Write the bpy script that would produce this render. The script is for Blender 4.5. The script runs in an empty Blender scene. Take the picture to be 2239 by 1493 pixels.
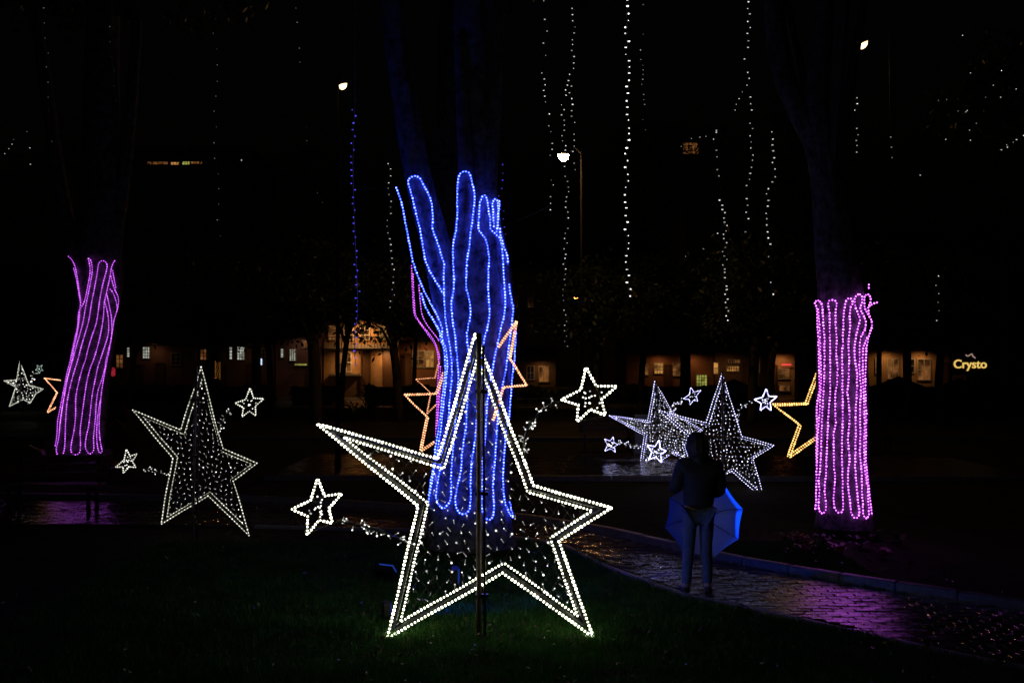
import bpy, math, random
import numpy as np
from mathutils import Vector, noise
from mathutils.bvhtree import BVHTree

R = random.Random(7)
rng = np.random.default_rng(11)
scene = bpy.context.scene
COL = scene.collection

# ------------------------------------------------------------------ camera, sky, exposure
H = 2.3                     # eye height
F = 2177.0                  # focal length in pixels of the 2239 px wide photograph
HZ = 800.0                  # horizon row
cam = bpy.data.cameras.new('camera')
cam.lens = 35.0
cam.sensor_width = 36.0
cam.shift_y = (HZ - 746.5) / 2239.0
cam.clip_start = 0.1
cam.clip_end = 900
cam_o = bpy.data.objects.new('camera', cam)
cam_o.location = (0, 0, H)
cam_o.rotation_euler = (math.radians(90), 0, 0)
COL.objects.link(cam_o)
scene.camera = cam_o

world = bpy.data.worlds.new('World')
scene.world = world
world.use_nodes = True
wn = world.node_tree
for n in list(wn.nodes):
    wn.nodes.remove(n)
wo = wn.nodes.new('ShaderNodeOutputWorld')
wb = wn.nodes.new('ShaderNodeBackground')
ws = wn.nodes.new('ShaderNodeTexSky')
ws.sky_type = 'NISHITA'
ws.sun_disc = False
ws.sun_elevation = math.radians(-3)
ws.sun_rotation = math.radians(200)
wb.inputs['Strength'].default_value = 0.010
wn.links.new(ws.outputs[0], wb.inputs['Color'])
wn.links.new(wb.outputs[0], wo.inputs['Surface'])

scene.view_settings.view_transform = 'Standard'
scene.view_settings.look = 'None'
scene.view_settings.exposure = 0
scene.view_settings.gamma = 1
scene.view_settings.use_curve_mapping = False
scene.render.engine = 'CYCLES'
cy = scene.cycles
cy.use_denoising = True
cy.max_bounces = 4
cy.diffuse_bounces = 2
cy.glossy_bounces = 3
cy.transmission_bounces = 3
cy.transparent_max_bounces = 8
cy.sample_clamp_indirect = 4
cy.use_light_tree = True
cy.caustics_reflective = False
cy.caustics_refractive = False


def at(u, v, Y):
    """world point seen at photo pixel (u, v) at distance Y"""
    return Vector(((u - 1119.5) / F * Y, Y, H + (HZ - v) / F * Y))


def gx(u, Y):
    return (u - 1119.5) / F * Y


# ------------------------------------------------------------------ materials
MATS = {}


def new_mat(name):
    m = bpy.data.materials.new(name)
    m.use_nodes = True
    nt = m.node_tree
    for n in list(nt.nodes):
        nt.nodes.remove(n)
    out = nt.nodes.new('ShaderNodeOutputMaterial')
    MATS[name] = m
    return m, nt, out


def surf(name, col, rough=0.6, col2=None, scale=8.0, bump=0.0, bscale=40.0, metal=0.0, rough2=None,
         detail=6, spec=0.5, coord='Object', trans=0.0, stretch=None, coat=0.0):
    m, nt, out = new_mat(name)
    b = nt.nodes.new('ShaderNodeBsdfPrincipled')
    b.inputs['Metallic'].default_value = metal
    b.inputs['Specular IOR Level'].default_value = spec
    b.inputs['Roughness'].default_value = rough
    b.inputs['Coat Weight'].default_value = coat
    b.inputs['Coat Roughness'].default_value = 0.07
    b.inputs['Coat IOR'].default_value = 1.45
    tc = nt.nodes.new('ShaderNodeTexCoord')
    src = tc.outputs[coord]
    if stretch:
        mp = nt.nodes.new('ShaderNodeMapping')
        mp.inputs['Scale'].default_value = stretch
        nt.links.new(src, mp.inputs[0])
        src = mp.outputs[0]
    if col2 is None:
        col2 = tuple(c * 0.6 for c in col)
    nz = nt.nodes.new('ShaderNodeTexNoise')
    nz.inputs['Scale'].default_value = scale
    nz.inputs['Detail'].default_value = detail
    nz.inputs['Roughness'].default_value = 0.65
    nt.links.new(src, nz.inputs['Vector'])
    rp = nt.nodes.new('ShaderNodeValToRGB')
    rp.color_ramp.elements[0].position = 0.35
    rp.color_ramp.elements[1].position = 0.65
    rp.color_ramp.elements[0].color = (*col2, 1)
    rp.color_ramp.elements[1].color = (*col, 1)
    nt.links.new(nz.outputs[0], rp.inputs[0])
    nt.links.new(rp.outputs[0], b.inputs['Base Color'])
    if rough2 is not None:
        mr = nt.nodes.new('ShaderNodeMapRange')
        mr.inputs[3].default_value = rough
        mr.inputs[4].default_value = rough2
        nz3 = nt.nodes.new('ShaderNodeTexNoise')
        nz3.inputs['Scale'].default_value = scale * 0.6
        nz3.inputs['Detail'].default_value = 4
        nt.links.new(src, nz3.inputs['Vector'])
        nt.links.new(nz3.outputs[0], mr.inputs[0])
        nt.links.new(mr.outputs[0], b.inputs['Roughness'])
    if bump:
        coatlink = coat > 0
        n2 = nt.nodes.new('ShaderNodeTexNoise')
        n2.inputs['Scale'].default_value = bscale
        n2.inputs['Detail'].default_value = 8
        n2.inputs['Roughness'].default_value = 0.7
        nt.links.new(src, n2.inputs['Vector'])
        bp = nt.nodes.new('ShaderNodeBump')
        bp.inputs['Strength'].default_value = bump
        bp.inputs['Distance'].default_value = 0.02
        nt.links.new(n2.outputs[0], bp.inputs['Height'])
        nt.links.new(bp.outputs[0], b.inputs['Normal'])
        if coatlink:
            nt.links.new(bp.outputs[0], b.inputs['Coat Normal'])
    if trans:
        tr = nt.nodes.new('ShaderNodeBsdfTranslucent')
        nt.links.new(rp.outputs[0], tr.inputs['Color'])
        mx = nt.nodes.new('ShaderNodeMixShader')
        mx.inputs[0].default_value = trans
        nt.links.new(b.outputs[0], mx.inputs[1])
        nt.links.new(tr.outputs[0], mx.inputs[2])
        nt.links.new(mx.outputs[0], out.inputs[0])
    else:
        nt.links.new(b.outputs[0], out.inputs[0])
    return m


def glow(name, col, strength=1.0, vary=0.35, scale=25.0, sampled=True):
    """an emitting lamp surface, each bulb a little stronger or weaker than the next"""
    m, nt, out = new_mat(name)
    e = nt.nodes.new('ShaderNodeEmission')
    e.inputs['Color'].default_value = (*col, 1)
    tc = nt.nodes.new('ShaderNodeTexCoord')
    nz = nt.nodes.new('ShaderNodeTexNoise')
    nz.inputs['Scale'].default_value = scale
    nz.inputs['Detail'].default_value = 1
    nt.links.new(tc.outputs['Object'], nz.inputs['Vector'])
    mr = nt.nodes.new('ShaderNodeMapRange')
    mr.inputs[1].default_value = 0.3
    mr.inputs[2].default_value = 0.7
    mr.inputs[3].default_value = strength * (1 - vary)
    mr.inputs[4].default_value = strength * (1 + vary)
    nt.links.new(nz.outputs[0], mr.inputs[0])
    nt.links.new(mr.outputs[0], e.inputs['Strength'])
    nt.links.new(e.outputs[0], out.inputs[0])
    if not sampled:
        m.cycles.emission_sampling = 'NONE'
    return m


surf('bark', (0.24, 0.23, 0.23), 0.85, (0.012, 0.012, 0.014), scale=9, bump=1.0, bscale=60, detail=10)
surf('bark_far', (0.10, 0.08, 0.06), 0.9, scale=4, bump=0.6, bscale=20)
surf('leaf', (0.06, 0.10, 0.03), 0.45, (0.03, 0.06, 0.02), scale=3, trans=0.25)
surf('leaf_plant', (0.10, 0.08, 0.04), 0.4, (0.04, 0.09, 0.03), scale=6, trans=0.2)
surf('leaf_red', (0.35, 0.03, 0.04), 0.4, (0.08, 0.06, 0.03), scale=6, trans=0.2)
surf('ground', (0.045, 0.050, 0.022), 0.95, (0.020, 0.018, 0.012), scale=5, bump=0.7, bscale=60, spec=0.15)
surf('grass', (0.06, 0.20, 0.03), 0.5, (0.025, 0.08, 0.015), scale=2.5, trans=0.3, spec=0.3)
surf('litter', (0.11, 0.07, 0.035), 0.35, (0.05, 0.03, 0.02), scale=9)
surf('brick', (0.10, 0.060, 0.045), 0.05, (0.05, 0.035, 0.03), scale=5, bump=0.35, bscale=11, rough2=0.18, spec=1.0, coat=1.0)
surf('plaza', (0.05, 0.045, 0.04), 0.32, scale=1.5, bump=0.6, bscale=14, rough2=0.8, spec=0.25)
surf('mortar', (0.05, 0.045, 0.04), 0.2, scale=12, bump=0.5, bscale=40, rough2=0.6, coat=0.5)
surf('kerb', (0.22, 0.21, 0.20), 0.25, scale=10, bump=0.4, bscale=60, rough2=0.5)
surf('asphalt', (0.05, 0.05, 0.052), 0.25, scale=20, bump=0.4, bscale=90, rough2=0.5)
surf('black_paint', (0.008, 0.008, 0.009), 0.8, scale=10, spec=0.1)
surf('dark_metal', (0.045, 0.045, 0.05), 0.35, scale=15, metal=0.6)
surf('rusty_metal', (0.34, 0.24, 0.20), 0.45, (0.16, 0.12, 0.10), scale=12, metal=0.2, bump=0.2)
surf('net', (0.16, 0.16, 0.16), 0.4, scale=20)
surf('pvc', (0.4, 0.4, 0.42), 0.3, scale=20)
surf('cord', (0.10, 0.12, 0.11), 0.5, scale=20)
surf('jacket', (0.012, 0.012, 0.016), 0.75, scale=25, bump=0.4, bscale=30)
surf('jeans', (0.10, 0.13, 0.22), 0.9, (0.06, 0.08, 0.15), scale=30, bump=0.5, bscale=14)
surf('skin', (0.42, 0.26, 0.19), 0.5, (0.36, 0.21, 0.15), scale=20)
surf('hair', (0.02, 0.015, 0.012), 0.4, scale=60, bump=0.5, bscale=90)
surf('shoe', (0.03, 0.03, 0.03), 0.5, scale=30)
surf('umbrella_cloth', (0.50, 0.50, 0.56), 0.55, (0.46, 0.46, 0.52), scale=5, bump=0.15, bscale=10, trans=0.012)
surf('steel', (0.4, 0.4, 0.42), 0.3, metal=0.9)
surf('roof_tile', (0.16, 0.08, 0.05), 0.6, scale=3, bump=0.8, bscale=6)
surf('pale_frame', (0.55, 0.5, 0.42), 0.5)
surf('wood', (0.16, 0.08, 0.04), 0.5, scale=4, stretch=(6, 6, 1))
surf('dark_glass', (0.02, 0.02, 0.025), 0.08, scale=1)
surf('cloth_dark', (0.05, 0.045, 0.05), 0.7, scale=9)
surf('utility', (0.30, 0.30, 0.34), 0.5, scale=6)
WALLC = {'wall_mauve': (0.26, 0.15, 0.16), 'wall_ochre': (0.50, 0.30, 0.14), 'wall_cream': (0.55, 0.42, 0.28),
         'wall_brown': (0.24, 0.15, 0.10), 'wall_grey': (0.30, 0.29, 0.30), 'wall_terracotta': (0.46, 0.20, 0.10)}
for k, c in WALLC.items():
    surf(k, c, 0.8, tuple(x * 0.7 for x in c), scale=1.3, bump=0.3, bscale=12, detail=8)

# lamps of the decorations
glow('bulb_blue', (0.95, 1.35, 26.0), 1.0, scale=9)
glow('rope_blue', (0.04, 0.16, 3.2), 1.0, vary=0.3, scale=6)
glow('bulb_purple', (4.2, 0.85, 6.0), 1.0, scale=14)
glow('rope_purple', (0.28, 0.006, 0.42), 1.0, vary=0.3, scale=5)
glow('bulb_purple_far', (1.9, 0.42, 3.0), 1.0, scale=14)
glow('bulb_white', (9.0, 9.0, 6.6), 1.0, vary=0.3, scale=8)
glow('rope_white', (0.26, 0.27, 0.17), 1.0, vary=0.3, scale=8)
glow('mini_white', (1.7, 1.7, 1.55), 1.0, vary=0.95, scale=6)
glow('mini_body_streak', (0.30, 0.30, 0.28), 1.0, vary=0.6, scale=5, sampled=False)  # dim LED body glow, also drawn for light streaks thrown on the net
glow('bulb_white_mid', (1.5, 1.5, 1.35), 1.0, vary=0.4, scale=9)
glow('bulb_cool', (3.6, 3.5, 8.0), 1.0, vary=0.4, scale=9)
glow('mini_cool', (2.4, 2.4, 3.4), 1.0, vary=0.8, scale=5)
glow('bulb_teal', (0.5, 0.9, 0.9), 1.0)
glow('bulb_yellow', (3.0, 1.8, 0.55), 1.0, vary=0.25, scale=9)
glow('rope_yellow', (0.65, 0.26, 0.05), 1.0, vary=0.2, scale=9)
glow('bulb_orange', (3.2, 1.5, 0.8), 1.0, vary=0.3, scale=9)
glow('rope_orange', (0.6, 0.18, 0.06), 1.0, vary=0.2, scale=9)
glow('string_bright', (2.0, 2.0, 1.9), 1.0, vary=0.5, scale=4, sampled=False)
glow('string_mid', (0.85, 0.85, 0.80), 1.0, vary=0.75, scale=4, sampled=False)
glow('string_faint', (0.35, 0.35, 0.36), 1.0, vary=0.8, scale=4, sampled=False)
glow('string_blue', (0.14, 0.11, 1.2), 1.0, vary=0.6, scale=4, sampled=False)  # on the dangling cord this glow stands for blue floodlight
glow('lamp_near', (3.2, 2.1, 1.05), 1.0, vary=0.0)
glow('lamp_warm', (260, 130, 45), 1.0, vary=0.0)
glow('lamp_orange', (14, 5.2, 0.9), 1.0, vary=0.0)
glow('window_white', (0.30, 0.32, 0.27), 1.0, vary=0.6, scale=2.5)
glow('window_warm', (0.34, 0.15, 0.035), 1.0, vary=0.8, scale=2.0)
glow('window_amber', (0.12, 0.045, 0.012), 1.0, vary=0.8, scale=1.6)
glow('window_green', (0.26, 0.27, 0.05), 1.0, vary=0.7, scale=3)
glow('screen_blue', (0.75, 0.95, 1.25), 1.0, vary=0.3, scale=2)
glow('sign_yellow', (0.85, 0.55, 0.13), 1.0, vary=0.2)
glow('sign_pink', (0.3, 0.2, 0.16), 1.0, vary=0.3)
glow('neon_red', (1.6, 0.08, 0.14), 1.0, vary=0.1)
glow('lantern_red', (0.22, 0.010, 0.018), 1.0, vary=0.4, scale=4)
glow('flood_lens', (0.01, 0.03, 0.22), 1.0, vary=0.0)

# ------------------------------------------------------------------ mesh helpers
ICO_V = None


def _ico():
    t = (1 + 5 ** 0.5) / 2
    v = np.array([(-1, t, 0), (1, t, 0), (-1, -t, 0), (1, -t, 0), (0, -1, t), (0, 1, t), (0, -1, -t), (0, 1, -t),
                  (t, 0, -1), (t, 0, 1), (-t, 0, -1), (-t, 0, 1)], float)
    v /= np.linalg.norm(v[0])
    f = np.array([(0, 11, 5), (0, 5, 1), (0, 1, 7), (0, 7, 10), (0, 10, 11), (1, 5, 9), (5, 11, 4), (11, 10, 2), (10, 7, 6),
                  (7, 1, 8), (3, 9, 4), (3, 4, 2), (3, 2, 6), (3, 6, 8), (3, 8, 9), (4, 9, 5), (2, 4, 11), (6, 2, 10),
                  (8, 6, 7), (9, 8, 1)])
    return v, f


ICO_V, ICO_F = _ico()


class MB:
    """collects shapes in world coordinates and links them as one mesh object"""

    def __init__(self):
        self.v = []
        self.f = []
        self.n = 0

    def add(self, verts, faces):
        verts = [tuple(p) for p in verts]
        self.v.extend(verts)
        n = self.n
        self.f.extend(tuple(i + n for i in fc) for fc in faces)
        self.n += len(verts)
        return self

    def box(self, c, s, rz=0.0, rx=0.0):
        hx, hy, hz = s[0] / 2, s[1] / 2, s[2] / 2
        pts = []
        cr, sr = math.cos(rz), math.sin(rz)
        cx_, sx_ = math.cos(rx), math.sin(rx)
        for z in (-hz, hz):
            for (x, y) in ((-hx, -hy), (hx, -hy), (hx, hy), (-hx, hy)):
                y2, z2 = y * cx_ - z * sx_, y * sx_ + z * cx_
                pts.append((c[0] + x * cr - y2 * sr, c[1] + x * sr + y2 * cr, c[2] + z2))
        return self.add(pts, [(0, 3, 2, 1), (4, 5, 6, 7), (0, 1, 5, 4), (1, 2, 6, 5), (2, 3, 7, 6), (3, 0, 4, 7)])

    def ball(self, c, r, squash=1.0):
        v = ICO_V * r
        v = v * np.array((1, 1, squash)) + np.array(c)
        return self.add(v, [tuple(x) for x in ICO_F])

    def tube(self, pts, r, sides=6, closed=False, caps=True):
        pts = [Vector(p) for p in pts]
        n = len(pts)
        if n < 2:
            return self
        rr = r if hasattr(r, '__len__') else [r] * n
        vs, fs = [], []
        up = None
        for i, p in enumerate(pts):
            a = pts[(i - 1) % n] if (closed or i > 0) else p
            b = pts[(i + 1) % n] if (closed or i < n - 1) else p
            t = (b - a)
            if t.length < 1e-9:
                t = Vector((0, 0, 1))
            t.normalize()
            if up is None:
                up = Vector((0, 1, 0)) if abs(t.y) < 0.9 else Vector((1, 0, 0))
            x = up - t * up.dot(t)
            if x.length < 1e-6:
                x = t.orthogonal()
            x.normalize()
            up = x
            y = t.cross(x)
            for k in range(sides):
                a_ = 2 * math.pi * k / sides
                vs.append(p + (x * math.cos(a_) + y * math.sin(a_)) * rr[i])
        m = n if closed else n - 1
        for i in range(m):
            j = (i + 1) % n
            for k in range(sides):
                k2 = (k + 1) % sides
                fs.append((i * sides + k, i * sides + k2, j * sides + k2, j * sides + k))
        if caps and not closed:
            fs.append(tuple(reversed(range(sides))))
            fs.append(tuple((n - 1) * sides + k for k in range(sides)))
        return self.add(vs, fs)

    def prism(self, poly, z0, z1):
        n = len(poly)
        v = [(x, y, z0) for x, y in poly] + [(x, y, z1) for x, y in poly]
        f = [tuple(reversed(range(n))), tuple(range(n, 2 * n))]
        f += [(i, (i + 1) % n, n + (i + 1) % n, n + i) for i in range(n)]
        return self.add(v, f)

    def build(self, name, mat, parent=None, smooth=False, **props):
        me = bpy.data.meshes.new(name)
        org = ORG.get(parent.name, Vector()) if parent else Vector()
        if self.n:
            v = np.array(self.v, dtype=float) - np.array(org)
            me.from_pydata([tuple(p) for p in v], [], self.f)
        me.materials.append(MATS[mat])
        if smooth:
            me.polygons.foreach_set('use_smooth', [True] * len(me.polygons))
        o = bpy.data.objects.new(name, me)
        COL.objects.link(o)
        if parent:
            o.parent = parent
            ORG[o.name] = org
        for k, val in props.items():
            o[k] = val
        return o


ORG = {}


def thing(name, loc, label, cat, group=None):
    o = bpy.data.objects.new(name, None)
    o.empty_display_size = 0.2
    COL.objects.link(o)
    o.location = loc
    ORG[o.name] = Vector(loc)
    o['label'] = label
    o['category'] = cat
    if group:
        o['group'] = group
    return o


def tag(o, label, cat, group=None):
    o['label'] = label
    o['category'] = cat
    if group:
        o['group'] = group
    return o


def resample(pts, step):
    """smooth (Catmull-Rom) curve through pts, cut in equal steps"""
    P = [Vector(p) for p in pts]
    dense = []
    for i in range(len(P) - 1):
        p0 = P[max(i - 1, 0)]
        p1, p2 = P[i], P[i + 1]
        p3 = P[min(i + 2, len(P) - 1)]
        k = max(3, int((p2 - p1).length / step * 2))
        k = min(k, 60)
        for j in range(k):
            t = j / k
            dense.append(0.5 * ((2 * p1) + (-p0 + p2) * t + (2 * p0 - 5 * p1 + 4 * p2 - p3) * t * t
                                + (-p0 + 3 * p1 - 3 * p2 + p3) * t ** 3))
    dense.append(P[-1])
    return even(dense, step)


def even(P, step, closed=False):
    P = [Vector(p) for p in P]
    if closed:
        P = P + [P[0]]
    out = [P[0].copy()]
    acc = 0.0
    for a, b in zip(P, P[1:]):
        L = (b - a).length
        if L < 1e-9:
            continue
        d = step - acc
        while d <= L:
            out.append(a + (b - a) * (d / L))
            d += step
        acc = (acc + L) % step if L >= step - acc else acc + L
    return out


def point_in(poly, x, y):
    c = False
    j = len(poly) - 1
    for i in range(len(poly)):
        xi, yi = poly[i][0], poly[i][1]
        xj, yj = poly[j][0], poly[j][1]
        if (yi > y) != (yj > y) and x < (xj - xi) * (y - yi) / (yj - yi) + xi:
            c = not c
        j = i
    return c


def inset(poly, d):
    n = len(poly)
    area = sum(poly[i][0] * poly[(i + 1) % n][1] - poly[(i + 1) % n][0] * poly[i][1] for i in range(n))
    s = 1 if area > 0 else -1
    out = []
    for i in range(n):
        a, b, c = Vector(poly[i - 1]), Vector(poly[i]), Vector(poly[(i + 1) % n])
        e1 = (b - a).normalized()
        e2 = (c - b).normalized()
        n1 = Vector((-e1.y, e1.x)) * s
        n2 = Vector((-e2.y, e2.x)) * s
        m = n1 + n2
        if m.length < 1e-6:
            m = n1.copy()
        m.normalize()
        k = d / max(0.28, m.dot(n1))
        out.append((b.x + m.x * k, b.y + m.y * k))
    return out


def leaves_mesh(centres, size, mat, name, parent, per=1, flat=0.0, **props):
    """many small leaf-shaped faces: folded quads at the given centres"""
    c = np.array(centres, dtype=float)
    n = len(c)
    d1 = rng.normal(size=(n, 3))
    d1[:, 2] *= (1 - flat)
    d1 /= np.linalg.norm(d1, axis=1)[:, None]
    d2 = rng.normal(size=(n, 3))
    d2 -= (d2 * d1).sum(1)[:, None] * d1
    d2 /= np.linalg.norm(d2, axis=1)[:, None]
    s = size * rng.uniform(0.6, 1.3, size=(n, 1))
    a = c - d1 * s
    b = c + d2 * s * 0.42
    e = c + d1 * s
    g = c - d2 * s * 0.42
    v = np.stack([a, b, e, g], axis=1).reshape(-1, 3)
    f = [(4 * i, 4 * i + 1, 4 * i + 2, 4 * i + 3) for i in range(n)]
    m = MB()
    m.v = [tuple(x) for x in v]
    m.f = f
    m.n = len(v)
    return m.build(name, mat, parent, **props)


# ------------------------------------------------------------------ ground, paths, kerbs
g = MB()
NXg, NYg = 90, 90
gv = []
for j in range(NYg + 1):
    yy = -20 + 320 * (j / NYg) ** 1.8
    for i in range(NXg + 1):
        xx = -160 + 320 * i / NXg
        gv.append((xx, yy, -0.012))
g.add(gv, [(j * (NXg + 1) + i, j * (NXg + 1) + i + 1, (j + 1) * (NXg + 1) + i + 1, (j + 1) * (NXg + 1) + i)
           for j in range(NYg) for i in range(NXg)])
go = g.build('ground', 'ground', None, kind='structure')

near_edge = [(9.5, 1.5), (6.2, 5.0), (4.7, 6.7), (3.9, 7.59), (3.19, 8.35), (2.47, 9.27), (1.75, 10.0), (1.1, 11.4), (0.71, 12.7),
             (0.2, 13.3), (-1, 13.9), (-4, 14.3), (-14, 14.4)]
far_edge = [(13.5, 3.0), (7.5, 6.8), (5.8, 8.4), (4.77, 9.27), (3.66, 10.25), (2.69, 11.25), (2.0, 12.3), (1.2, 13.6), (-0.5, 15.3),
            (-4, 16.7), (-14, 17.6)]
path_poly = near_edge + far_edge[::-1]


def sheet(name, poly, z, mat):
    m = MB()
    # ear-free: fan of thin strips by sampling edges
    import mathutils.geometry as mg
    tri = mg.tessellate_polygon([[Vector((x, y, 0)) for x, y in poly]])
    m.add([(x, y, z) for x, y in poly], [tuple(t) for t in tri])
    return m.build(name, mat, None, kind='structure')


def brick_template(bx, by, bz):
    v = []
    c = 0.006
    for (z, k) in ((-bz, 0), (-c, 0), (0, c)):
        for sx, sy in ((-1, -1), (1, -1), (1, 1), (-1, 1)):
            v.append((sx * (bx / 2 - k), sy * (by / 2 - k), z))
    f = [(8, 9, 10, 11)]
    for L in (0, 4):
        for k in range(4):
            f.append((L + k, L + (k + 1) % 4, L + 4 + (k + 1) % 4, L + 4 + k))
    return v, f


def pave(root, poly, bx, by, ztop, xr, yr, singles=0, name='brick', ang=0.0, keep=None):
    tv, tf = brick_template(bx - 0.008, by - 0.008, 0.035)
    cells = []
    j = 0
    y = yr[0]
    while y < yr[1]:
        x = xr[0] + (bx / 2 if j % 2 else 0)
        while x < xr[1]:
            if point_in(poly, x, y):
                cells.append((x, y))
            x += bx
        y += by
        j += 1
    # the ones that show largest: inside the frame, nearest first
    inframe = [c for c in cells if c[1] > 6.8 and abs(c[0]) / c[1] < 0.52 and (keep is None or keep(c))]
    inframe.sort(key=lambda c: c[1])
    one = set(inframe[:singles])
    me = None
    rest = MB()
    for c in cells:
        z = ztop + R.uniform(-0.005, 0.004)
        tx, ty = R.gauss(0, 0.022), R.gauss(0, 0.034)
        if c in one:
            if me is None:
                me = bpy.data.meshes.new(name)
                me.from_pydata(tv, [], tf)
                me.materials.append(MATS['brick'])
            o = bpy.data.objects.new(name, me)
            o.location = (c[0], c[1], z)
            o.rotation_euler = (ty, tx, R.gauss(0, 0.012))
            o.parent = root
            COL.objects.link(o)
        else:
            rest.add([(c[0] + p[0], c[1] + p[1], z + p[2] + p[0] * tx + p[1] * ty) for p in tv], tf)
    if rest.n:
        rest.build('brick_field', 'brick', root, kind='stuff')


p1 = sheet('path', path_poly, 0.0, 'mortar')
pave(p1, path_poly, 0.20, 0.10, 0.024, (-14, 9), (2, 18), singles=300, keep=lambda c: c[0] > 0.6)
cross1 = [(-5, 20.2), (11, 20.0), (11, 25.0), (-5, 25.8)]
p2 = sheet('cross_path', cross1, 0.0, 'mortar')
pave(p2, cross1, 0.22, 0.11, 0.024, (-5, 8), (20, 26))
cross2 = [(-40, 31.5), (40, 30.5), (40, 40.0), (-40, 42)]
p3 = sheet('plaza', cross2, 0.0, 'plaza')
road = sheet('road', [(-150, 56), (150, 54), (150, 66), (-150, 68)], -0.004, 'asphalt')
pavem = sheet('pavement', [(-150, 68.2), (150, 66.2), (150, 71.5), (-150, 73.5)], 0.02, 'mortar')


def kerb(name, edge, h, w=0.10, L=0.6):
    me_root = MB()
    pts = even([Vector((x, y, 0)) for x, y in edge], L)
    first = None
    root = bpy.data.objects.new(name, None)
    root['kind'] = 'structure'
    COL.objects.link(root)
    ORG[root.name] = Vector()
    for a, b in zip(pts, pts[1:]):
        m = (a + b) / 2
        if m.y < 3:
            continue
        ang = math.atan2(b.y - a.y, b.x - a.x)
        s = MB()
        hh = h + R.uniform(-0.004, 0.004)
        l2, w2 = (L - 0.01) / 2, w / 2
        cs, sn = math.cos(ang), math.sin(ang)
        v = []
        for (z, k) in ((-0.03, 0), (hh - 0.012, 0), (hh, 0.012)):
            for sx, sy in ((-1, -1), (1, -1), (1, 1), (-1, 1)):
                x, y = sx * (l2 - k), sy * (w2 - k)
                v.append((m.x + x * cs - y * sn, m.y + x * sn + y * cs, z))
        f = [(8, 9, 10, 11)] + [(q + k, q + (k + 1) % 4, q + 4 + (k + 1) % 4, q + 4 + k) for q in (0, 4) for k in range(4)]
        s.add(v, f)
        s.build('kerb_stone', 'kerb', root)
    return root


kerb('kerb', [(x + 0.06, y + 0.06) for x, y in far_edge], 0.11)
kerb('path_edging', [(x - 0.04, y - 0.05) for x, y in near_edge[:-1]], 0.035, w=0.07)
kerb('cross_path_kerb', [(-5, 20.1), (11, 19.9)], 0.10, L=1.0)
kerb('plaza_kerb', [(-24, 30.9), (24, 30.3)], 0.12, L=1.5)


# grass around the big star, tufts and fallen leaves
def grass(name, n, xr, yr, hmin, hmax, dens=None):
    x = rng.uniform(*xr, n)
    y = rng.uniform(*yr, n)
    ok = np.array([not point_in(path_poly, a, b) for a, b in zip(x, y)])
    x, y = x[ok], y[ok]
    cl = np.array([noise.noise(Vector((a * 1.7, b * 1.7, 0))) for a, b in zip(x, y)])
    h = rng.uniform(hmin, hmax, len(x)) * (1 + 0.9 * cl)
    a = rng.uniform(0, 2 * math.pi, len(x))
    lean = rng.uniform(0.1, 0.8, len(x)) * h
    la = rng.uniform(0, 2 * math.pi, len(x))
    w = 0.0035 + 0.00025 * y
    b0 = np.stack([x - np.cos(a) * w, y - np.sin(a) * w, np.zeros_like(x) - 0.012], 1)
    b1 = np.stack([x + np.cos(a) * w, y + np.sin(a) * w, np.zeros_like(x) - 0.012], 1)
    t = np.stack([x + np.cos(la) * lean, y + np.sin(la) * lean, h], 1)
    v = np.stack([b0, b1, t], 1).reshape(-1, 3)
    m = MB()
    m.v = [tuple(p) for p in v]
    m.n = len(v)
    m.f = [(3 * i, 3 * i + 1, 3 * i + 2) for i in range(len(x))]
    o = m.build(name, 'grass', None, kind='stuff')
    o['label'] = 'short wet lawn grass around the foot of the big star'
    return o


grass('grass', 170000, (-4.5, 4.0), (6.6, 13.0), 0.02, 0.06)
lit = []
for i in range(2600):
    x, y = R.uniform(-5, 5), R.uniform(6.5, 14)
    if not point_in(path_poly, x, y):
        lit.append((x, y, R.uniform(0.015, 0.05)))
lo = leaves_mesh(lit, 0.022, 'litter', 'fallen_leaves', None, flat=0.6, kind='stuff')
lo['label'] = 'small fallen leaves scattered over the lawn'


# ------------------------------------------------------------------ trees that carry the arms
def limb_mesh(m, pts, radii, seed, sides=40, amp=0.10, step=0.07):
    """bark-skinned limb: rings with lumps and vertical furrows"""
    P = [Vector(p) for p in pts]
    # smooth dense centre line with radii
    dense, rad = [], []
    for i in range(len(P) - 1):
        p0, p1, p2, p3 = P[max(i - 1, 0)], P[i], P[i + 1], P[min(i + 2, len(P) - 1)]
        k = max(2, int((p2 - p1).length / step))
        for j in range(k):
            t = j / k
            dense.append(0.5 * ((2 * p1) + (-p0 + p2) * t + (2 * p0 - 5 * p1 + 4 * p2 - p3) * t * t
                                + (-p0 + 3 * p1 - 3 * p2 + p3) * t ** 3))
            rad.append(radii[i] + (radii[i + 1] - radii[i]) * t)
    dense.append(P[-1])
    rad.append(radii[-1])
    vs = []
    for p, r in zip(dense, rad):
        for k in range(sides):
            a = 2 * math.pi * k / sides
            c, s = math.cos(a), math.sin(a)
            q = Vector((c * 2.6 + seed, s * 2.6, p.z * 0.8))
            d = noise.noise(q) * amp + noise.noise(Vector((c * 7 + seed, s * 7, p.z * 3.0))) * amp * 0.35 \
                + noise.noise(Vector((c * 16, s * 16 + seed, p.z * 9.0))) * amp * 0.12
            rr = r * (0.97 + d)
            vs.append((p.x + c * rr, p.y + s * rr, p.z))
    n = len(dense)
    fs = [(i * sides + k, i * sides + (k + 1) % sides, (i + 1) * sides + (k + 1) % sides, (i + 1) * sides + k)
          for i in range(n - 1) for k in range(sides)]
    m.add(vs, fs)


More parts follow.
